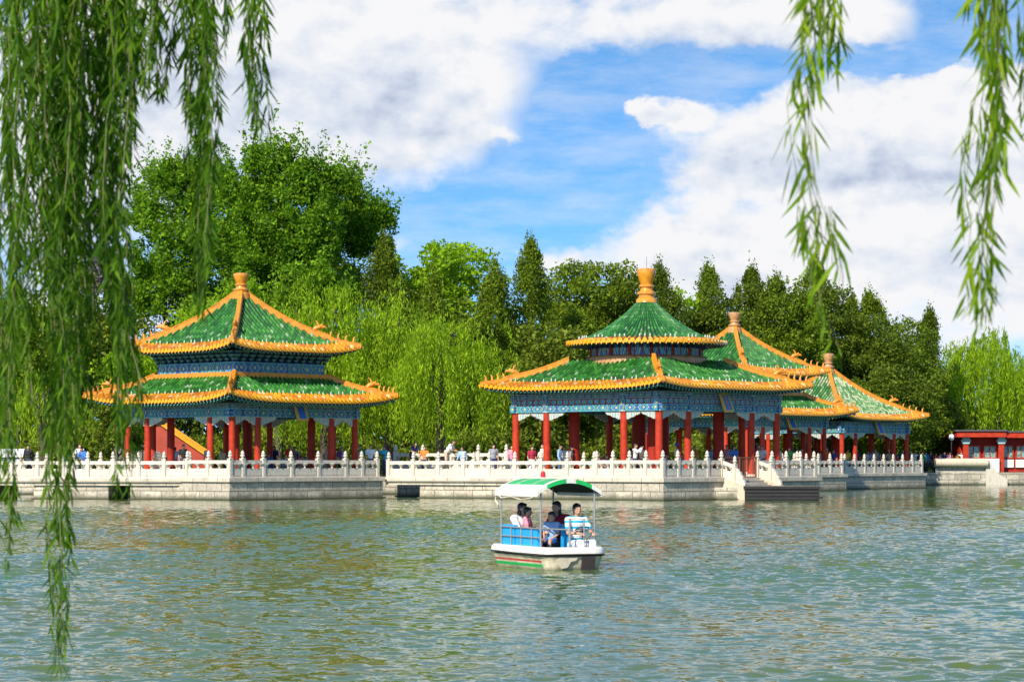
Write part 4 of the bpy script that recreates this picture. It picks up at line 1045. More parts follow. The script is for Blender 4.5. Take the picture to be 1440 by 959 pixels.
def hand(mb, w, d, up, s=1.0, fingers=True):
    """w wrist, d direction of the hand, up = back of the hand"""
    w = Vector(w); d = Vector(d).normalized(); up = Vector(up); up = (up-d*up.dot(d)).normalized(); sd = d.cross(up)
    R = Matrix((sd, d, up)).transposed()
    mb.ell(w+d*.045*s, (.038*s,.05*s,.016*s), 10, R=R)
    if not fingers: mb.ell(w+d*.11*s-up*.015*s, (.032*s,.045*s,.014*s), 10, R=R); return
    for k, (o_, l) in enumerate(((-.029,.062),(-.0095,.074),(.0105,.07),(.029,.055))):
        p = w+d*.08*s+sd*o_*s; q = p+d*l*.55*s-up*.008*s; r = q+d*l*.35*s-up*.03*s
        bone(mb, p, q, .0095*s, .0085*s, 6); bone(mb, q, r, .0085*s, .007*s, 6)
    p = w+d*.025*s-sd*.03*s; q = p-sd*.028*s+d*.03*s-up*.01*s; bone(mb, p, q, .012*s, .01*s, 6); bone(mb, q, q+d*.03*s-up*.008*s, .01*s, .008*s, 6)
def pose(kind):
    """joints in metres for a 1.7 m adult facing -Y"""
    J = dict(pel=(0,0,.92), chest=(0,-.01,1.28), neck=(0,-.01,1.44), head=(0,-.03,1.59),
        shL=(.18,0,1.39), shR=(-.18,0,1.39), elL=(.24,.02,1.1), elR=(-.24,.02,1.1), wrL=(.24,-.1,.86), wrR=(-.24,-.1,.86),
        hipL=(.09,0,.9), hipR=(-.09,0,.9), knL=(.1,-.02,.48), knR=(-.1,-.02,.48), anL=(.1,.02,.08), anR=(-.1,.02,.08))
    if kind == 'walk':
        J.update(knL=(.1,-.18,.5), anL=(.1,-.2,.1), knR=(-.1,.06,.48), anR=(-.1,.28,.14), elL=(.23,.14,1.12), wrL=(.22,.12,.87), elR=(-.23,-.06,1.12), wrR=(-.22,-.26,.95))
    if kind == 'camera':
        J.update(elL=(.26,-.22,1.28), elR=(-.26,-.22,1.28), wrL=(.1,-.36,1.5), wrR=(-.1,-.36,1.5), chest=(0,-.03,1.28))
    if kind == 'lean':
        J.update(chest=(0,-.22,1.2), neck=(0,-.32,1.33), head=(0,-.4,1.46), shL=(.18,-.27,1.29), shR=(-.18,-.27,1.29), elL=(.24,-.38,1.04), elR=(-.24,-.38,1.04), wrL=(.1,-.56,.98), wrR=(-.1,-.56,.98), pel=(0,.02,.92))
    if kind in ('sit', 'drive', 'hold', 'lap'):
        z = .92-.0
        J.update(knL=(.13,-.42,.95), knR=(-.13,-.42,.95), anL=(.12,-.5,.6), anR=(-.12,-.5,.6))
        if kind == 'drive': J.update(elL=(.26,-.14,1.14), elR=(-.26,-.14,1.14), wrL=(.15,-.38,1.14), wrR=(-.15,-.38,1.14))
        if kind == 'hold': J.update(elL=(.25,-.18,1.1), elR=(-.25,-.18,1.1), wrL=(.04,-.34,1.2), wrR=(-.04,-.36,1.14), chest=(0,-.04,1.28), neck=(0,-.06,1.44), head=(0,-.1,1.58))
        if kind == 'lap': J.update(elL=(.22,-.06,1.12), elR=(-.22,-.06,1.12), wrL=(.12,-.26,1.0), wrR=(-.12,-.26,1.0))
        if kind == 'sit': J.update(elL=(.24,-.1,1.1), elR=(-.24,-.1,1.1), wrL=(.13,-.3,1.0), wrR=(-.13,-.3,1.0))
    return {k: Vector(v) for k, v in J.items()}
def person_meshes(kind, long_hair=False, long_sleeve=False, fine=False, shorts=False, child=False):
    J = pose(kind); hs = 1.32 if child else 1.0
    b = MB()
    def torso(mb, g=0, arms='skin'):
        R = None
        mb.ell(J['pel'], (.155+g,.105+g,.12+g), 12); mb.ell((J['pel']+J['chest'])/2, (.135+g,.095+g,.16+g), 12)
        mb.ell(J['chest'], (.165+g,.11+g,.17+g), 12); bone(mb, J['shL'], J['shR'], .062+g, .062+g)
    torso(b); bone(b, J['neck']-Vector((0,0,.06)), J['head']-Vector((0,0,.05)), .05, .045)
    H = J['head']
    b.ell(H, (.075*hs,.093*hs,.112*hs), 14); b.ell(H+Vector((0,-.03*hs,-.055*hs)), (.052*hs,.055*hs,.05*hs), 10)
    b.ell(H+Vector((0,-.098*hs,-.015*hs)), (.013*hs,.02*hs,.026*hs), 8)
    for s_ in (-1,1): b.ell(H+Vector((s_*.077*hs,.005,-.01*hs)), (.01,.022,.03), 8)
    b.ell(H+Vector((0,-.087*hs,-.062*hs)), (.022*hs,.01,.008), 8)
    for s_ in ('L','R'):
        bone(b, J['sh'+s_], J['el'+s_], .05, .038); bone(b, J['el'+s_], J['wr'+s_], .038, .026)
        d = (J['wr'+s_]-J['el'+s_]).normalized(); hand(b, J['wr'+s_], d+Vector((0,-.2,-.1)), Vector((0,-.2,1)) if kind != 'stand' else Vector((1 if s_ == 'L' else -1,0,0)), 1.0, fine)
        bone(b, J['hip'+s_], J['kn'+s_], .085, .055); bone(b, J['kn'+s_], J['an'+s_], .055, .036)
        b.ell(J['an'+s_]+Vector((0,-.06,-.045)), (.042,.12,.036), 10)
    out_ = {}
    out_['body'] = remesh(b, ['skin'], 'person', .0085 if fine else .018)
    c = MB(); torso(c, .018)
    for s_ in ('L','R'):
        bone(c, J['sh'+s_], J['el'+s_], .07, .058) if long_sleeve else bone(c, J['sh'+s_], J['sh'+s_].lerp(J['el'+s_], .62), .07, .066)
        if long_sleeve: bone(c, J['el'+s_], J['el'+s_].lerp(J['wr'+s_], .85), .056, .042)
    out_['shirt'] = remesh(c, ['cloth_white'], 'shirt', .018)
    t = MB(); t.ell(J['pel'], (.175,.125,.13), 12)
    for s_ in ('L','R'):
        bone(t, J['hip'+s_], J['kn'+s_] if not shorts else J['hip'+s_].lerp(J['kn'+s_], .7), .105, .078)
        if not shorts: bone(t, J['kn'+s_], J['kn'+s_].lerp(J['an'+s_], .92), .074, .056)
    out_['trousers'] = remesh(t, ['cloth_denim'], 'trousers', .018)
    h = MB(); h.ell(H+Vector((0,.022*hs,.028*hs)), (.085*hs,.095*hs,.1*hs), 14); h.ell(H+Vector((0,-.045*hs,.075*hs)), (.066*hs,.045*hs,.034*hs), 10)
    h.ell(H+Vector((0,.055*hs,-.03*hs)), (.068*hs,.05*hs,.07*hs), 10)
    if long_hair: h.ell(H+Vector((0,.075,-.13)), (.075,.045,.15), 12); h.ell(H+Vector((.065,.03,-.06)), (.025,.045,.1), 8); h.ell(H+Vector((-.065,.03,-.06)), (.025,.045,.1), 8)
    out_['hair'] = remesh(h, ['hair'], 'hair', .012)
    return out_, J
PM = {}
def person(loc, face, kind, shirt, trousers, label, hair='short', sleeve=False, fine=False, scale=1.0, group=None, shorts=False, child=False, haircol='hair', hat=None, rz=None):
    key = (kind, hair, sleeve, fine, shorts, child)
    if key not in PM: PM[key] = person_meshes(kind, hair == 'long', sleeve, fine, shorts, child)
    ms, J = PM[key]
    o = bpy.data.objects.new('person', ms['body']); COL.objects.link(o); o.location = loc; o.rotation_euler = (0,0,face); o.scale = (scale,)*3
    tag(o, label, 'person', group)
    for nm, mt in (('shirt', 'cloth_'+shirt), ('trousers', 'cloth_'+trousers), ('hair', haircol)):
        c = bpy.data.objects.new(nm, ms[nm]); COL.objects.link(c); c.parent = o; c.material_slots[0].link = 'OBJECT'; c.material_slots[0].material = M[mt]
    if fine:
        hs = 1.32 if child else 1.0
        for s_ in (-1,1):
            mb = MB(); mb.ell(J['head']+Vector((s_*.03*hs,-.083*hs,.008*hs)), (.013,.006,.007), 8); mb.build('eye', ['eye_dark'], o)
    if hat:
        mb = MB(); H = J['head']; mb.lathe(tuple(H+Vector((0,0,.05))), [(.17,0),(.165,.012),(.1,.02),(.095,.08),(.06,.11),(.01,.12)], 14); mb.build('hat', ['cloth_'+hat], o, True)
    return o
GC = 'people strolling on the pavilion terraces'
def on(px, D): return wp(px, D, 1.11)
fc = math.radians
crowd = [
 (246,129,160,'stand','lightblue','denim','short','person in a light blue shirt standing right of the dark column, red wall behind'),
 (258,126,20,'stand','black','jean','short','person in black beside the lower end of the red stair wall'),
 (293,131,200,'stand','white','navy','short','person in white standing just left of the left pavilion front column'),
 (318,130,-40,'lean','beige','jean','short','person in beige close to the near column of the left pavilion'),
 (378,131,30,'sit','blue','denim','short','person in blue sitting under the left pavilion behind the railing'),
 (386,132,-30,'stand','navy','jean','long','long-haired person in navy in the shade of the left pavilion'),
 (400,131,60,'sit','lightblue','black','short','person in pale blue sitting in the middle of the left pavilion'),
 (421,130,-20,'sit','pink','beige','long','person in a pink top with pale hat under the left pavilion'),
 (433,131,15,'sit','lightblue','jean','short','person in light blue bending behind the railing at the left pavilion'),
 (457,130,-70,'sit','white','navy','short','person in white right of the tall dark red column of the left pavilion'),
 (480,129,10,'stand','purple','black','long','person in purple between the two right columns of the left pavilion'),
 (521,127.9,10,'stand','white','jean','short','person in white where the left pavilion meets the middle causeway'),
 (541,129.4,-60,'camera','cyan','denim','short','person in bright blue raising both arms right of the left pavilion'),
 (580,132.5,30,'lean','navy','black','short','person in navy at the left end of the footbridge'),
 (628,131.5,70,'lean','white','beige','short','person in white leaning out on the footbridge under the bright willow'),
 (720,127.5,0,'walk','pink','denim','long','person in pink left of the first red column of the round-topped pavilion'),
 (748,126,25,'stand','crimson','white','long','person in crimson over white between the two left columns of the round-topped pavilion'),
 (764,126.5,-60,'walk','mint','black','long','person with long hair in mint green right of the crimson one'),
 (787,126,75,'stand','lightblue','denim','short','person in a pale blue shirt seen side-on under the round-topped pavilion'),
 (794,129,-20,'walk','white','jean','short','person in white behind the one in pale blue'),
 (803,127,80,'stand','grey','black','long','person in grey leaning near the thick dark red inner column'),
 (835,130,10,'sit','green','black','short','person in green low behind the railing under the round-topped pavilion'),
 (846,127.5,0,'sit','red','black','short','person in red sitting behind the railing right of the thick inner column'),
 (853,127.2,20,'sit','navy','black','short','person in navy sitting next to the one in red'),
 (893,122.6,70,'camera','white','navy','short','person in white holding up a camera beside the left front column'),
 (903,126,-60,'stand','beige','jean','short','person in beige behind the one holding a camera'),
 (938,127,10,'sit','navy','jean','short','person in navy right of the near corner column'),
 (952,127,-90,'stand','white','denim','short','person in white with a blue cap right of the corner column'),
 (959,128,30,'sit','purple','black','short','person in purple sitting at the foot of the shaded front column'),
 (976,129,0,'stand','orange','jean','short','person in orange behind the front railing of the round-topped pavilion'),
 (999,130,50,'stand','lightblue','black','long','person in pale blue left of the wide dark column group'),
 (1022,129,-20,'stand','pink','navy','short','person in pink just left of the gate'),
 (1032,128,20,'stand','blue','denim','short','person in blue standing above the steps'),
 (1041,131,0,'stand','white','black','long','long-haired person in white by the left gate post'),
 (1066,130,10,'stand','crimson','beige','short','person in crimson just right of the gate'),
 (1072,129.6,-40,'stand','white','black','short','person in white right of the gate, black trousers'),
 (1091,129,20,'stand','pink','denim','long','person in pink right of the last column of the round-topped pavilion'),
 (1110,157,-20,'stand','green','black','short','person in green on the causeway behind the steps'),
 (1121,160,40,'stand','white','jean','long','person in white on the causeway behind the steps'),
 (1147,161,80,'lean','lightblue','grey','short','person in pale blue bending at the half-hidden pavilion'),
 (1172,160.2,0,'stand','navy','black','short','person in navy near the junction of the two right platforms'),
 (1192,174,20,'stand','yellow','denim','short','person in yellow left of the bright red column of the rightmost pavilion'),
 (1215,173.5,-20,'sit','blue','black','short','person in blue sitting behind the railing of the rightmost pavilion'),
 (1221,175,0,'stand','white','black','long','person in patterned white standing in the rightmost pavilion'),
 (1231,174,30,'stand','grey','jean','short','person in grey standing beside the white one in the rightmost pavilion'),
 (1240,175,-10,'sit','crimson','black','short','person in crimson sitting in the middle of the rightmost pavilion'),
 (1250,176,0,'stand','beige','navy','short','person in beige with pale hat in the rightmost pavilion'),
 (1262,175.4,10,'sit','red','black','short','person in bright red behind the railing of the rightmost pavilion'),
 (1270,176,-30,'stand','blue','jean','short','tall person in blue at the right columns of the rightmost pavilion'),
 (1280,175.7,0,'stand','navy','black','short','person in navy at the right corner of the rightmost pavilion'),
 (1293,192,20,'stand','black','black','long','person in black right of the rightmost pavilion'),
 (1302,200,0,'walk','blue','black','short','person in blue walking in the gap before the white quay'),
 (1308,201,50,'walk','black','jean','short','person in black walking in the gap before the white quay'),
 (1316,205,0,'walk','crimson','black','long','person in crimson behind the left end of the white quay'),
 (1328,206,20,'stand','navy','black','short','person in navy behind the white quay, left of the lamp'),
 (1336,205,0,'walk','pink','denim','long','person in pink under the lamp post'),
 (1347,204,-20,'stand','orange','black','short','person in orange left of the red building'),
 (1352,206,0,'stand','white','jean','short','person in white at the left column of the red building'),
 (407,129.5,-20,'stand','red','jean','short','person in red standing left of the plain gap in the left pavilion'),
 (414,130,40,'stand','grey','black','short','person in grey beside the one in red at the left pavilion'),
 (467,129.3,10,'stand','orange','jean','long','person in orange between dark columns at the right of the left pavilion'),
 (508,128.3,-50,'walk','green','beige','short','person in green walking off the right side of the left pavilion'),
 (597,132.2,10,'stand','orange','jean','short','person in orange on the footbridge'),
 (650,131,-20,'walk','lightblue','black','long','person in pale blue at the right end of the footbridge'),
 (694,127.3,20,'stand','grey','navy','short','person in grey behind the railing left of the first red column'),
 (1128,159,0,'walk','red','jean','short','person in red behind the railing right of the steps'),
 (1157,160.4,20,'stand','white','black','short','person in white at the right end of the front railing'),
 (1163,160.6,-20,'stand','orange','black','short','person in orange at the half-hidden pavilion'),
 (1205,174,0,'stand','navy','jean','long','person in navy behind the near railing of the rightmost pavilion'),
 (1226,175,30,'stand','lightblue','black','short','person in pale blue behind the railing of the rightmost pavilion'),
 (1256,176.3,-30,'stand','purple','black','long','person in purple behind the railing of the rightmost pavilion'),
 (1287,193,10,'walk','white','denim','short','person in white behind the last column of the rightmost pavilion'),
 (1298,197,-40,'walk','green','black','short','person in green in the gap behind the rightmost pavilion'),
 (1322,207,60,'walk','white','black','short','person in white behind the white quay'),
 (1332,208,-10,'walk','grey','jean','short','person in grey behind the white quay'),
 (40,128,0,'walk','black','jean','long','person in black far left behind the willow strands'),
 (91,127,0,'stand','cyan','denim','short','person in turquoise on the left causeway behind the willow'),
 (112,127,30,'walk','white','grey','short','person in white on the left causeway'),
 (121,127,-30,'lean','blue','denim','short','person in blue bending on the left causeway'),
]
for i, (px, D, a, k, sh, tr, hr, lab) in enumerate(crowd):
    sc_ = .93+.1*((i*37) % 10)/10; z = 1.11 if D < 183 else 1.05; off = 0
    if k == 'sit': off = -.45*sc_
    if px in (580, 628): z = 1.5
    person(wp(px, D, z+off), fc(a), k, sh, tr, lab, hr, sleeve=(i % 3 == 0), scale=sc_, group=GC, hat='beige' if 'pale hat' in lab else ('blue' if 'blue cap' in lab else None))
# benches under the pavilions for the seated visitors
def bench(p, ang, L, label):
    o = empty('bench', tuple(p), ang); tag(o, label, 'bench')
    mb = MB(); mb.box((-L/2,-.22,.38), (L/2,.22,.46)); mb.build('seat', ['dark_red_paint'], o)
    for x_ in (-L/2+.1, L/2-.2):
        mb = MB(); mb.box((x_,-.18,0), (x_+.1,.18,.38)); mb.build('leg', ['dark_red_paint'], o)
bench(wp(425,131.3,1.12), 0, 4.6, 'long dark red bench under the left pavilion')
bench(wp(848,127.8,1.12), 0, 1.8, 'dark red bench under the round-topped pavilion')
bench(wp(1240,176,1.12), .7, 3.4, 'dark red bench under the rightmost pavilion')

# ------------------------------------------------------------------ boat
BR = math.atan2(-.917, .4); BC = Vector((.62, 43.33, 0))
bt = empty('pleasure_boat', tuple(BC), BR); tag(bt, 'small white pleasure boat with green-striped canopy and blue seats carrying a family', 'boat')
L2, W2 = 1.3, .6
def outline(ex, n=8, L_=L2, W_=W2, rad=.28):
    p = []
    for cx, cy, a0 in ((L_-rad, W_-rad, 0), (-(L_-rad), W_-rad, PI/2), (-(L_-rad), -(W_-rad), PI), (L_-rad, -(W_-rad), 3*PI/2)):
        for k in range(n+1):
            a = a0+PI/2*k/n; p.append((cx+(rad+ex)*math.cos(a), cy+(rad+ex)*math.sin(a)))
    return p
prof = [(-.2,-.1),(-.1,.0),(-.075,.045),(-.07,.055),(-.06,.1),(-.05,.13),(-.045,.165),(-.03,.2),(-.01,.24)]
mb = MB(); rows = [[(x_,y_,z) for x_, y_ in outline(e_)] for e_, z in prof]
mb.grid(rows, 0, close=True)
# stripes on the long near side
n_ = len(rows[0])
for fi in range(len(mb.f)):
    i = fi//n_; c = sum((Vector(mb.v[k]) for k in mb.f[fi]), Vector())/4
    if c.x < 1.0:
        if i == 2 or i == 3: mb.mi[fi] = 1
        if i == 5: mb.mi[fi] = 2
sm_auto(mb.build('hull', ['hull_worn', 'boat_green', 'boat_red'], bt), 50)
mb = MB(); rr_ = [[(x_,y_,z+.012*math.sin(x_*5)) for x_, y_ in outline(e_)] for e_, z in ((-.01,.25),(.02,.252),(.03,.27),(.02,.285),(0,.292))]
mb.grid(rr_, 0, close=True); sm_auto(mb.build('rubbing_strake', ['rubber'], bt), 60)
mb = MB(); rr_ = [[(x_,y_,z) for x_, y_ in outline(e_)] for e_, z in ((.02,.285),(.015,.36),(-.03,.4),(-.13,.4),(-.15,.36),(-.15,.12))]
mb.grid(rr_, 0, close=True); mb.quad(rr_[-1], 0); sm_auto(mb.build('deck', ['deck_worn'], bt), 50)
mb = MB(); mb.box((L2-.15,.1,-.12), (L2+.01,.34,.25)); mb.build('motor_housing', ['rubber'], bt)
mb = MB()
pr = [(-.42,.2),(-.3,.23),(.02,.22),(-.02,.17),(-.12,.15),(-.18,.05),(-.3,.03),(-.36,.1)]
mb.quad([(L2-.03+.02, a, b) for a, b in pr]); mb.build('hull_recess', ['marble_warm'], bt)
# canopy
def cz(y_): return 1.38+.21*(1-(y_/.62)**2)
ys = [-.62+1.24*k/20 for k in range(21)]; x0_, x1_ = -.92, .98
cn = MB()
bands = [x0_, x0_+.12, x1_-.12, x1_]
def cm(k, xb):
    t = (k+.5)/20
    if .14 < t < .44 or .62 < t < .86: return 1
    return 0
for bi in range(3):
    for k in range(20):
        for dz, fl in ((0,0),(-.045,1)):
            q = [(bands[bi],ys[k],cz(ys[k])+dz),(bands[bi+1],ys[k],cz(ys[k])+dz),(bands[bi+1],ys[k+1],cz(ys[k+1])+dz),(bands[bi],ys[k+1],cz(ys[k+1])+dz)]
            cn.quad(q if not fl else q[::-1], 2 if fl else (cm(k, bi) if bi == 1 else 0))
for k in range(20):
    for xb, fl in ((x0_,0),(x1_,1)):
        q = [(xb,ys[k],cz(ys[k])),(xb,ys[k+1],cz(ys[k+1])),(xb,ys[k+1],cz(ys[k+1])-.075),(xb,ys[k],cz(ys[k])-.075)]
        cn.quad(q if fl else q[::-1], cm(k, 0)); q2 = [(xb-(.012 if fl else -.012), b, c) for a, b, c in q]; cn.quad(q2 if not fl else q2[::-1], 2)
for yb in (-.62,.62): 
    q = [(x0_,yb,cz(yb)),(x1_,yb,cz(yb)),(x1_,yb,cz(yb)-.1),(x0_,yb,cz(yb)-.1)]; cn.quad(q, 0)
cn.build('canopy', ['deck_worn', 'boat_green', 'wood_dark'], bt)
sm2 = MB()
for x_ in (x0_+.12, -.35, .35, x1_-.12): sm2.tube([(x_,y_,cz(y_)+.004) for y_ in ys], .006, 5)
sm2.build('seam', ['hull_worn'], bt)
rp_ = MB(); rp_.tube([(.95,-.6,1.33),(.7,-.63,1.25),(.3,-.63,1.22),(-.2,-.62,1.27),(-.6,-.62,1.24),(-.9,-.6,1.33)], .012, 6); rp_.tube([(-.9,-.58,1.34),(-.93,-.6,1.2),(-.86,-.58,1.12),(-.9,-.55,1.05)], .015, 6)
rp_.build('tie_rope', ['hull_worn'], bt)
for x_, y_ in ((-.85,-.52),(.9,-.52),(.9,.52),(-.85,.52)):
    mb = MB(); mb.tube([(x_,y_,.38),(x_,y_,cz(y_)-.03)], .017, 8); sm_auto(mb.build('canopy_post', ['steel'], bt))
mb = MB(); mb.lathe((-.2,.02,1.58), [(.05,0),(.05,.03)], 12, 1); mb.lathe((-.2,.02,1.61), [(.045,0),(.045,.07),(.035,.1),(.01,.115)], 12, 0); sm_auto(mb.build('warning_lamp', ['lamp_red', 'white_paint'], bt))
mb = MB()
for z in (.72, .56): mb.tube([(-.85,-.52,z),(.9,-.52,z)], .013, 6)
for x_ in (-.4, .05, .5): mb.tube([(x_,-.52,.4),(x_,-.52,.72)], .01, 6)
mb.build('side_rail', ['steel'], bt)
mb = MB(); mb.tube([(.9,-.52,.72),(.95,-.02,.7),(.98,.02,.68)], .016, 6); mb.tube([(.98,.0,.36),(.98,.0,.9)], .022, 8); mb.tube([(.98,.28,.36),(.98,.28,.88)], .014, 8); mb.tube([(.98,.28,.7),(.9,.52,.7)], .014, 6)
mb.build('front_rail', ['steel'], bt)
def seat(x0, x1, y0, y1, back, zb=.76):
    o = empty('seat', (0,0,0), 0, bt)
    mb = MB(); mb.box((x0,y0,.23), (x1,y1,.32)); mb.box((x0+.03,y0+.03,.12), (x1-.03,y1-.03,.23)); mb.build('cushion', ['blue_plastic'], o)
    mb = MB(); bx = back; mb.box((bx[0],bx[1],.323), (bx[2],bx[3],zb)); sm_auto(mb.build('backrest', ['blue_plastic'], o))
seat(-.9,-.0,-.45,-.02, (-.88,-.5,-.3,-.43)); seat(.02,.62,-.45,-.15, (-.24,-.5,.7,-.43), .72)
seat(-.3,.25,.05,.45, (-.26,.4,.2,.46), .72); seat(.38,.8,.1,.46, (.3,.14,.37,.46), .78)
wh = MB(); ctr = Vector((.86,.3,.74)); 
ctr.z = .7
ring = [ctr+Vector((.1*math.sin(a), .12*math.cos(a), .045*math.sin(a))) for a in [2*PI*k/20 for k in range(21)]]
wh.tube(ring, .011, 6, cap=False); wh.tube([ctr, ctr+Vector((.08,0,-.3))], .016, 6); wh.tube([ring[0], ring[10]], .008, 5)
wh.build('steering_wheel', ['rubber'], bt, True)
def in_boat(lx, ly, z): 
    c, s_ = math.cos(BR), math.sin(BR); return Vector((BC.x+lx*c-ly*s_, BC.y+lx*s_+ly*c, z))
# seated pelvis is at .92*scale above the local origin ; seat top z .4
def seatp(lx, ly, sc_, **kw): return in_boat(lx, ly, .41-.9*sc_+kw.get('dz', 0))
sA = .78
person(seatp(-.72,-.24,.93), fc(62), 'hold', 'white', 'jean', 'person in a white shirt with dark bobbed hair, at the left of the boat', 'long', True, True, .93)
person(seatp(-.42,-.2,.6,dz=.16), fc(75), 'sit', 'pink', 'pink', 'small child in pink held at the left of the boat', 'short', False, True, .6, child=True)
person(seatp(-.1,.3,.97), fc(-38), 'hold', 'crimson', 'black', 'long-haired person in a crimson jacket sitting in the middle of the boat', 'long', True, True, .97)
person(seatp(.1,.06,.64,dz=.05), fc(-25), 'lap', 'lightblue', 'blue', 'child in blue shorts with short dark hair in the middle of the boat', 'short', False, True, .64, shorts=True, child=True)
person(seatp(.55,.33,.92), fc(28), 'drive', 'striped', 'white', 'person in a blue and white striped shirt steering at the right end of the boat', 'short', False, True, .92)
bag = MB(); 
for k in range(9): bag.ell(in_boat(-.15+.05*(k % 3), -.12+.05*(k//3), .62)-Vector((0,0,0))+Vector((0,0,.03*(k % 2))), (.05,.05,.04), 8, k % 3)
tag(bag.build('flower_bag', ['cloth_yellow', 'cloth_green', 'cloth_navy'], None, True), 'dark bag with yellow and green pattern on the boat seat between the passengers', 'bag')

# ------------------------------------------------------------------ foreground willow
def strands(root, specs, D, leaf, mat, twig='willow_twig', per=.019, seed=1, passes=(.9,.6,.35)):
    rg = np.random.default_rng(seed); s = F/D
    for si, (path, hw, n, jit) in enumerate(specs):
        path = np.array(path, float)
        for k in range(n):
            Ps = []; As = []; Bs = []; tw = MB()
            off = rg.normal()*hw*.75; dD = rg.normal()*.22*(D/9)
            yend = path[-1,1]-(rg.random()**1.3)*(jit if k else 0)
            ys_ = np.arange(path[0,1], yend, s*per*.9)
            if len(ys_) < 4: continue
            xs_ = np.interp(ys_, path[:,1], path[:,0]); u = (ys_-ys_[0])/(ys_[-1]-ys_[0])
            wv = np.cumsum(rg.normal(size=len(ys_)))*.6
            xs_ = xs_+off*(1-.4*u)+wv+hw*.35*np.sin(ys_/(45+30*rg.random())+k*1.7)
            Dk = D+dD+.05*np.sin(ys_/60+k*2)
            P = np.stack([(xs_-720)/F*Dk, Dk, CAMZ+(HZ-ys_)/F*Dk], 1)
            step = max(1, len(P)//24)
            tw.tube([Vector(p) for p in P[::step]], .0017*(D/9), 4, cap=False)
            ph = rg.random()*6; fr_ = 22+22*rg.random()
            cl = .5+.5*np.sin(ys_/fr_+ph)*np.cos(ys_/(fr_*.37)+ph*2)
            dens = np.clip(.05+1.15*cl, .06, 1)
            for q, pr_ in enumerate(passes):
                m_ = len(P); az_ = rg.random(m_)*2*PI; fall = .1+.95*rg.random(m_)**1.5
                keep = rg.random(m_) < pr_*dens
                A = np.stack([np.cos(az_)*fall, np.sin(az_)*fall, -np.ones(m_)+.25*(rg.random(m_) < .06)], 1); A /= np.linalg.norm(A, axis=1)[:,None]
                ln_ = leaf*(.5+.85*rg.random((m_,1)))*(1-.3*u[:,None]**3)
                B = np.cross(A, rg.normal(size=(m_,3))); B /= np.linalg.norm(B, axis=1)[:,None]
                J_ = P+rg.normal(size=P.shape)*.006
                Ps.append((J_+A*ln_*.5)[keep]); As.append((A*ln_*.5)[keep]); Bs.append((B*ln_*(.04+.025*rg.random((m_,1))))[keep])
            o = quads('hanging_strand', np.concatenate(Ps), np.concatenate(As), np.concatenate(Bs), mat, root, lance=True)
            tw.build('twig', [twig], o)
nw = empty('willow_tree', (0,0,0)); tag(nw, 'near willow whose hanging strands curtain the whole left side of the view', 'tree')
T = -70
specs = [
 ([(5,T),(8,400),(2,790)], 12, 6, 260), ([(40,T),(35,300),(30,640)], 26, 11, 300), ([(78,T),(85,400),(75,660)], 24, 15, 240),
 ([(110,T),(105,300),(110,600)], 20, 11, 240), ([(85,T),(95,520),(85,700),(78,962)], 14, 5, 90), ([(145,T),(140,200),(150,500)], 20, 9, 240),
 ([(175,T),(155,240),(172,690)], 14, 5, 150), ([(180,T),(150,300),(195,600)], 20, 9, 130), ([(205,T),(200,210)], 16, 5, 120), ([(235,T),(225,130)], 14, 4, 70),
 ([(285,T),(290,200),(285,440)], 12, 8, 160), ([(262,T),(268,240)], 12, 4, 100), ([(362,T),(352,80),(368,195)], 12, 6, 90), ([(315,T),(312,70)], 16, 3, 50), ([(160,T),(165,140)], 20, 3, 60)]
strands(nw, specs, 8.8, .088, 'leaf_near', seed=3, passes=(1,.95,.7,.5))
mb = MB()
zt_ = CAMZ+(HZ+120)/F*8.8
mb.tube([(-4.2,8.9,zt_-.6),(-2.6,8.9,zt_+.05),(-1.5,8.8,zt_+.12),(-.7,8.8,zt_+.02)], [.09,.06,.035,.012], 10); mb.build('limb', ['bark'], nw, True)
n2 = empty('willow_tree', (0,0,0)); tag(n2, 'near willow at the upper right with two long separate hanging strands', 'tree')
specs = [([(1140,T),(1150,60),(1130,140),(1140,250),(1160,330),(1150,400),(1185,500)], 13, 5, 150), ([(1150,T),(1148,60),(1112,140)], 12, 4, 60), ([(1165,T),(1172,40),(1190,95)], 8, 3, 40),
 ([(1150,290),(1165,380),(1160,440)], 26, 5, 90),
 ([(1392,T),(1402,80),(1375,220),(1370,300)], 17, 6, 120), ([(1392,T),(1408,150),(1388,300),(1382,462)], 14, 6, 150), ([(1385,300),(1385,462)], 26, 3, 60), ([(1440,T),(1446,200)], 12, 6, 90), ([(1398,T),(1400,90)], 28, 5, 60)]
strands(n2, specs, 6.2, .1, 'leaf_near_light', per=.024, seed=9, passes=(.8,.45))
zt_ = CAMZ+(HZ+120)/F*6.2
mb = MB(); mb.tube([(2.6,6.3,zt_+.2),(1.5,6.2,zt_+.1),(1.1,6.2,zt_+.03),(.74,6.2,zt_)], [.05,.03,.02,.008], 8); mb.build('limb', ['bark'], n2, True)

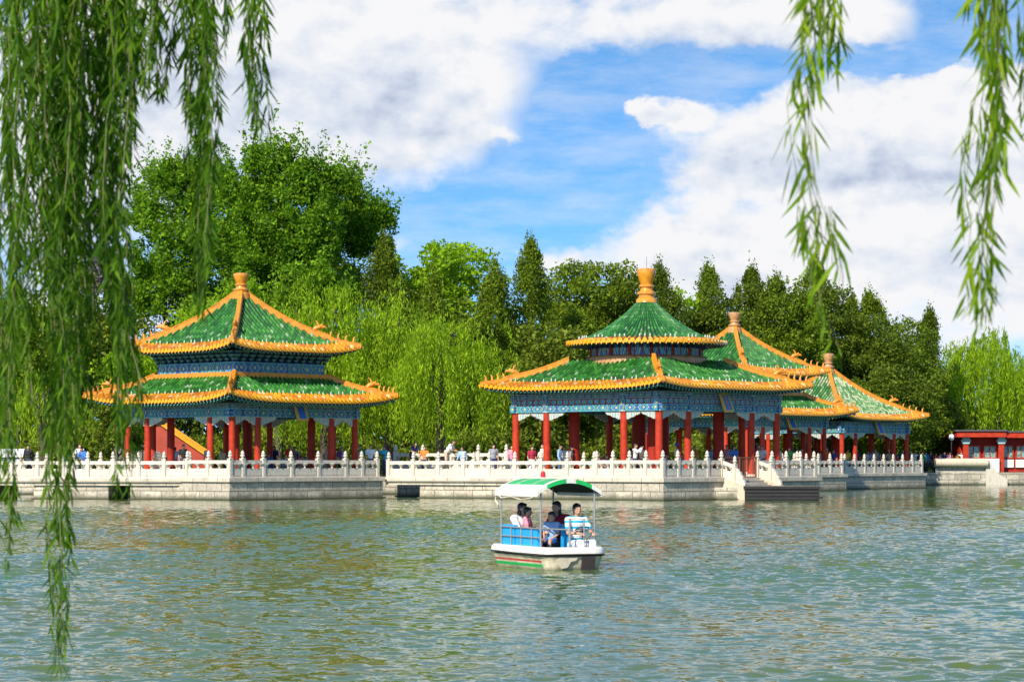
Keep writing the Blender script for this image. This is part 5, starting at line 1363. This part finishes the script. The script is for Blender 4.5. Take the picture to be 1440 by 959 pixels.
# ------------------------------------------------------------------ light, sky, camera
sd = Vector((-.5,-.865,0)).normalized(); EL = math.radians(37)
sdir = Vector((sd.x*math.cos(EL), sd.y*math.cos(EL), math.sin(EL)))
li = bpy.data.lights.new('sun', 'SUN'); li.energy = 5.0; li.angle = math.radians(.53); li.color = (1,.93,.82)
lo = bpy.data.objects.new('sun', li); COL.objects.link(lo); lo.rotation_euler = (-sdir).to_track_quat('-Z', 'Y').to_euler(); lo.location = sdir*100
wd = bpy.data.worlds.new('World'); SC.world = wd; wd.use_nodes = True; nt = wd.node_tree; nt.nodes.clear(); N = NT(nt)
wo = nt.nodes.new('ShaderNodeOutputWorld')
tcw = N.n('TexCoord').outputs['Generated']; sp = N.n('SeparateXYZ', {0: tcw})
zb_ = N.m('MULTIPLY_ADD', N.m('MAXIMUM', sp.outputs[2], 0.0), 2.2, .16)
vv = N.n('VectorMath', {0: N.n('CombineXYZ', {0: sp.outputs[0], 1: sp.outputs[1], 2: zb_}).outputs[0]}, operation='NORMALIZE').outputs[0]
sk = N.n('TexSky', {'Vector': vv}, sky_type='NISHITA', sun_disc=False, sun_elevation=EL, sun_rotation=math.atan2(sd.x, sd.y), altitude=50, air_density=1.0, dust_density=.4, ozone_density=3.0)
skc = N.mix(1.0, sk.outputs[0], (.8,1.25,1.4), 'MULTIPLY')
deg = 180/PI; PXD = math.degrees(1/F)
az = N.m('MULTIPLY', N.m('ARCTAN2', sp.outputs[0], sp.outputs[1]), deg); el = N.m('MULTIPLY', N.m('ARCSINE', sp.outputs[2]), deg)
base = N.n('CombineXYZ', {0: az, 1: N.m('MULTIPLY', el, 1.5)}).outputs[0]
wA = N.m('MULTIPLY', N.m('SUBTRACT', N.noise(base, .4, 6, .58), .5), 2.6)
wE = N.m('MULTIPLY', N.m('SUBTRACT', N.noise(N.n('VectorMath', {0: base, 1: (37,11,5)}, operation='ADD').outputs[0], .5, 6, .58), .5), 1.7)
azw = N.m('ADD', az, wA); elw = N.m('ADD', el, wE)
shadeb = [(1230,240,260,34,.42),(1080,258,160,18,.2),(1340,256,140,20,.22),(980,225,70,20,.2),(1050,62,130,22,.35),(330,150,200,60,.4),(570,160,110,70,.35),(230,60,90,90,.3),(1000,80,180,15,.3),(1350,390,150,35,.3),(1000,400,80,30,.2)]
blobs = [(1045,112,75,26,-.9),(1240,100,170,13,-.9),(1345,40,75,65,-.8),(810,235,110,110,-.6),(620,290,90,35,-.5),(850,110,70,30,-.3),(1215,75,40,10,-.4),(300,60,330,150,1.1),(480,190,260,90,1.0),(560,60,200,120,.85),(640,150,110,60,.5),(900,30,260,55,.9),(1160,40,190,45,1.1),(1190,190,260,85,1.35),(1400,170,220,100,1.0),(1180,240,250,45,.9),
 (1250,370,420,90,1.35),(1000,350,150,70,.8),(1440,330,200,120,.9),(560,330,50,25,.5),(780,365,90,30,.6),(905,158,24,16,1.5),(962,162,34,17,1.5),(720,188,20,9,.5),(90,250,200,220,.9),(100,500,300,120,.6),(1300,520,400,90,.6),(820,210,120,40,.12)]
tot = None
for px, y, rx, ry, a in blobs:
    da = N.m('DIVIDE', N.m('SUBTRACT', azw, (px-720)*PXD), rx*PXD*.9); de = N.m('DIVIDE', N.m('SUBTRACT', elw, (HZ-y)*PXD), ry*PXD*.9)
    g = N.m('MULTIPLY', N.m('EXPONENT', N.m('MULTIPLY', N.m('ADD', N.m('MULTIPLY', da, da), N.m('MULTIPLY', de, de)), -1.0)), a)
    tot = g if tot is None else N.m('ADD', tot, g)
def gsum(lst):
    t_ = None
    for px, y, rx, ry, a in lst:
        da = N.m('DIVIDE', N.m('SUBTRACT', azw, (px-720)*PXD), rx*PXD); de = N.m('DIVIDE', N.m('SUBTRACT', elw, (HZ-y)*PXD), ry*PXD)
        g = N.m('MULTIPLY', N.m('EXPONENT', N.m('MULTIPLY', N.m('ADD', N.m('MULTIPLY', da, da), N.m('MULTIPLY', de, de)), -1.0)), a)
        t_ = g if t_ is None else N.m('ADD', t_, g)
    return t_
# away from the view the sky keeps a broken cloud cover
far = N.m('MULTIPLY', N.m('SMOOTH_MIN', 1.0, N.m('MAXIMUM', N.m('DIVIDE', N.m('SUBTRACT', N.m('MAXIMUM', N.m('ABSOLUTE', az), N.m('MULTIPLY', el, 1.15)), 15.0), 8.0), 0.0), .1), N.m('MULTIPLY_ADD', N.noise(tcw, 2.3, 5, .6), 2.4, -1.5))
tot = N.m('ADD', tot, N.m('MAXIMUM', far, 0.0))
fine_ = N.noise(base, .8, 7, .55); 
cov = N.m('ADD', tot, N.m('MULTIPLY', N.m('SUBTRACT', fine_, .5), 1.1))
mr = N.n('MapRange', {'Value': cov, 'From Min': .2, 'From Max': 1.05}, interpolation_type='SMOOTHSTEP').outputs[0]
wisp = N.noise(N.n('Mapping', {'Vector': base, 'Scale': (.35,.9,1), 'Rotation': (0,0,.25)}).outputs[0], 1.0, 5, .65)
mr = N.m('MAXIMUM', mr, N.m('MULTIPLY_ADD', wisp, 1.1, -.42, clamp=True))
# relief: compare the cover a little towards the sun (left/up)
rel = N.noise(N.n('VectorMath', {0: base, 1: (-.3,.5,0)}, operation='ADD').outputs[0], .8, 7, .55)
shade = N.m('MULTIPLY_ADD', N.m('SUBTRACT', fine_, rel), 1.7, .55)
big = N.noise(base, .5, 4, .6); shade = N.m('ADD', N.m('MULTIPLY', shade, .55), N.m('MULTIPLY_ADD', big, 1.0, -.1)); shade = N.m('SUBTRACT', shade, gsum(shadeb))
cc = N.ramp(shade, [(.0,(.5,.58,.76)), (.35,(.78,.84,.95)), (.68,(1,1,1.02))])
b1 = N.n('Background', {'Color': skc, 'Strength': .135}); b2 = N.n('Background', {'Color': cc, 'Strength': .68})
mx = N.n('MixShader', {0: mr, 1: b1.outputs[0], 2: b2.outputs[0]}); nt.links.new(mx.outputs[0], wo.inputs[0])

cd = bpy.data.cameras.new('camera'); cam = bpy.data.objects.new('camera', cd); COL.objects.link(cam)
cam.location = (0,0,CAMZ); cam.rotation_euler = (PI/2,0,0); cd.sensor_width = 36; cd.lens = F/1440*36; cd.shift_y = (HZ-479.5)/1440
cd.clip_end = 5000; cd.clip_start = .1; cd.dof.use_dof = True; cd.dof.focus_distance = 90; cd.dof.aperture_fstop = 11
SC.camera = cam
SC.render.engine = 'CYCLES'
SC.view_settings.view_transform = 'Standard'; SC.view_settings.look = 'None'; SC.view_settings.exposure = 0.46; SC.view_settings.gamma = 1
